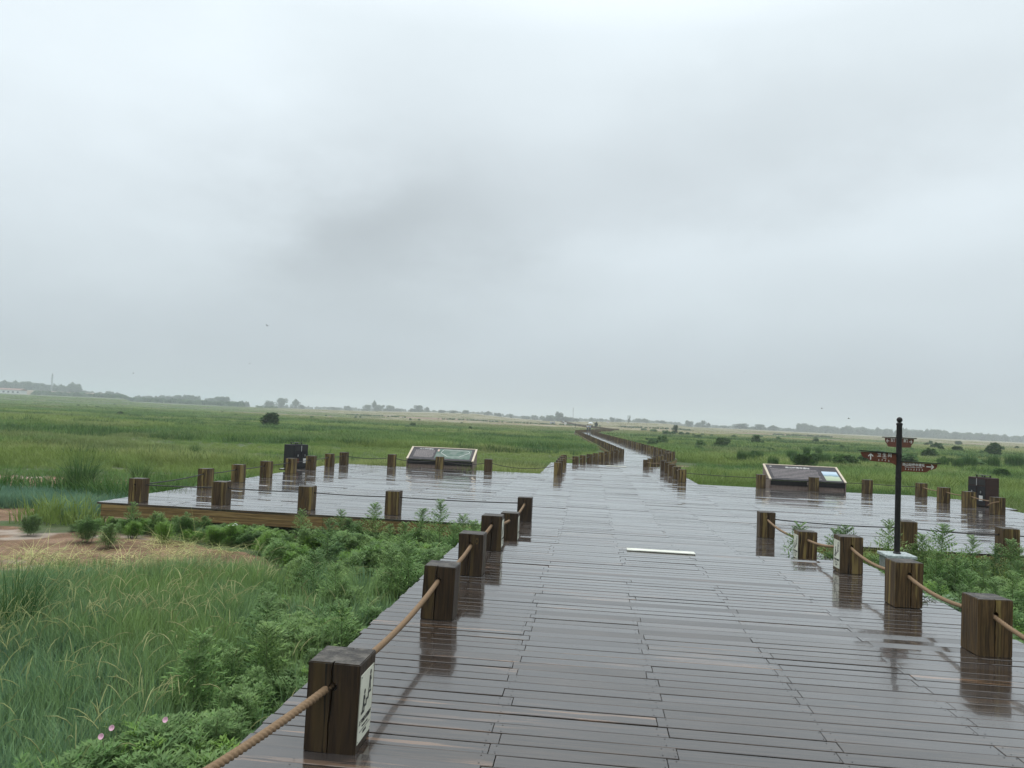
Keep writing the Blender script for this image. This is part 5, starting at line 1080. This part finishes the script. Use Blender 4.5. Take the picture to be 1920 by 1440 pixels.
def person(x, y, z, rz, top, bottom, label, arm_up, step=1, long_hair=False):
    s = step
    J = [((0, 0, .94), .13, .10), ((0, 0, 1.12), .115, .085), ((0, 0, 1.32), .15, .095), ((0, 0, 1.45), .06, .06), ((0, .01, 1.53), .055, .055), ((0, .02, 1.62), .085, .10), ((0, .02, 1.70), .055, .065),
         ((.18, 0, 1.39), .055), ((.22, -.02, 1.12), .042), ((.21, .08 , .90), .032), ((.21, .12, .82), .030), ((-.18, 0, 1.39), .055), ((-.23, -.02, 1.14), .042), ((-.2, .1, .93), .032), ((-.2, .13, .85), .030),
         ((.09, 0, .86), .088), ((.095, .12 * s, .48), .058), ((.095, .05 * s, .09), .04), ((.10, .20 * s, .04), .035), ((-.09, 0, .86), .088), ((-.095, -.02 * s, .48), .058), ((-.095, -.20 * s, .10), .04), ((-.10, -.08 * s, .04), .035)]
    if arm_up > 0: J[8] = ((.24, .08, 1.18), .042); J[9] = ((.16, .22, 1.32), .032); J[10] = ((.15, .24, 1.38), .032)
    E = [(0, 1), (1, 2), (2, 3), (3, 4), (4, 5), (5, 6), (2, 7), (7, 8), (8, 9), (9, 10), (2, 11), (11, 12), (12, 13), (13, 14), (0, 15), (15, 16), (16, 17), (17, 18), (0, 19), (19, 20), (20, 21), (21, 22)]
    root = skin_body('person', J, E, M_skin); root.location = (x, y, z); root.rotation_euler = (0, 0, rz); tag(root, label, 'person', 'two people walking away')
    g = 1.16
    sh = [J[0], J[1], J[2], J[7], J[8], J[11], J[12]]; sh = [(a[0], a[1] * g, (a[2] if len(a) > 2 else a[1]) * g) for a in sh]; skin_body('shirt', sh, [(0, 1), (1, 2), (2, 3), (3, 4), (2, 5), (5, 6)], top, root)
    tr = [J[0], J[15], J[16], J[17], J[19], J[20], J[21]]; tr = [(a[0], a[1] * g, (a[2] if len(a) > 2 else a[1]) * g) for a in tr]; skin_body('trousers', tr, [(0, 1), (1, 2), (2, 3), (0, 4), (4, 5), (5, 6)], bottom, root)
    hr = [((0, .0, 1.66), .096, .10), ((0, -.03, 1.60), .085, .06)] + ([((0, -.05, 1.48), .07, .04)] if long_hair else []); skin_body('hair', hr, [(i, i + 1) for i in range(len(hr) - 1)], M_hair, root)
    for s_ in (-1, 1):
        mb = MB(); b_ = J[18 if s_ > 0 else 22][0]; mb.box(b_[0] - .045, b_[0] + .045, b_[1] - .16, b_[1] + .09, .0, .075); o_ = mb.build('shoe', M_black, root); bv = o_.modifiers.new('bevel', 'BEVEL'); bv.width = .02
    return root
p1 = on_path(2, .13, -.2); pz_ = far_z(p1.y)
M_blue = mat('pale_blue_cloth', (.40, .52, .62), .8); M_wht = mat('white_cloth', (.62, .66, .70), .8); M_navy = mat('navy_cloth', (.02, .028, .06), .8)
person(p1.x - .28, p1.y, pz_ + .01, .06, M_wht, M_navy, 'person in a white top and navy trousers, left of the pair', 0, 1, True)
person(p1.x + .22, p1.y - .1, pz_ + .01, -.05, M_blue, M_navy, 'person in a pale blue top under the white umbrella', 1, -1)
ue = empty('umbrella', (p1.x + .3, p1.y + .14, pz_ + 1.30)); tag(ue, 'open white umbrella held over the two walking people', 'umbrella')
mb = MB(); nseg = 16
pf = [(.001, .80), (.18, .785), (.36, .74), (.50, .66), (.60, .56)]; vs = []; 
for r0, z0 in pf:
    for k in range(nseg): rr0 = r0 * (1 - .05 * (k % 2)); vs.append((rr0 * math.cos(6.2832 * k / nseg), rr0 * math.sin(6.2832 * k / nseg), z0))
mb.add(vs, [(i * nseg + k, i * nseg + (k + 1) % nseg, (i + 1) * nseg + (k + 1) % nseg, (i + 1) * nseg + k) for i in range(4) for k in range(nseg)]); cn = mb.build('canopy', M_wht, ue); sl = cn.modifiers.new('t', 'SOLIDIFY'); sl.thickness = .006
mb = MB(); mb.tube([(0, 0, .0), (0, 0, .86)], .008, 6); mb.build('shaft', M_chrome, ue); mb = MB(); mb.tube([(0, 0, -.06), (0, 0, .06)], .016, 8); mb.build('handle', M_black, ue)

# ------------------------------------------------------------------ birds
def bird(px, py, D, span, roll, label):
    d = DIR(px, py); t = D / d[1]; p = Vector((0, 0, EYE)) + Vector(d) * t
    J = [((0, 0, 0), .028, .025), ((0, .07, .005), .024, .024), ((0, .11, .01), .018, .018), ((0, .14, .008), .006, .006), ((0, -.09, 0), .012, .008), ((0, -.17, 0), .022, .003)]
    b = skin_body('bird', J, [(0, 1), (1, 2), (2, 3), (0, 4), (4, 5)], M_ink, None, 1); b.location = p; b.scale = (span / .34,) * 3; b.rotation_euler = (0, R(roll), R(roll * 9)); tag(b, label, 'bird', 'small birds high over the meadow')
    for s in (-1, 1):
        mb = MB(); o_ = [(0, .05), (.08, .07), (.17, .03), (.10, -.01), (0, -.04)]; o_ = [(s * u, v) for u, v in o_]
        if s < 0: o_ = o_[::-1]
        mb.v += [(u, v, .012 + abs(u) * .45) for u, v in o_] + [(u, v, .006 + abs(u) * .45) for u, v in o_]; mb.a += [0] * 10; n = 5
        mb.f += [tuple(range(n - 1, -1, -1)), tuple(range(n, 2 * n))] + [(i, (i + 1) % n, (i + 1) % n + n, i + n) for i in range(n)]; mb.m += [0] * 7; mb.build('wing', M_ink, b)
for i, (px, py, D, sp_, lab) in enumerate([(501, 611, 60, .42, 'largest bird in flight high on the left'), (530, 660, 80, .30, 'tiny bird below the largest one'), (468, 682, 80, .34, 'tiny bird left below the largest one'), (250, 700, 85, .34, 'lone tiny bird above the left woods'), (1397, 697, 95, .26, 'faint bird above the right middle distance'), (1541, 766, 80, .36, 'upper bird of the pair left of the signpost'), (1592, 785, 70, .40, 'lower bird of the pair left of the signpost')]): bird(px, py, D, sp_ * (.75 if i else .9), (i * 37) % 40 - 15, lab)

# ------------------------------------------------------------------ haze
hz = MB(); hz.box(-2600, 2600, -60, 2600, -4.5, 38)
hm = bpy.data.materials.new('haze'); hm.use_nodes = True; hn = hm.node_tree.nodes; hn.clear(); pv = hn.new('ShaderNodeVolumePrincipled'); pv.inputs['Color'].default_value = (.80, .87, .90, 1); pv.inputs['Density'].default_value = .00064; pv.inputs['Anisotropy'].default_value = 0.
ho = hn.new('ShaderNodeOutputMaterial'); hm.node_tree.links.new(pv.outputs[0], ho.inputs['Volume']); o = hz.build('haze', hm); tag(o, 'pale rain haze over the whole plain', 'haze', kind='stuff')
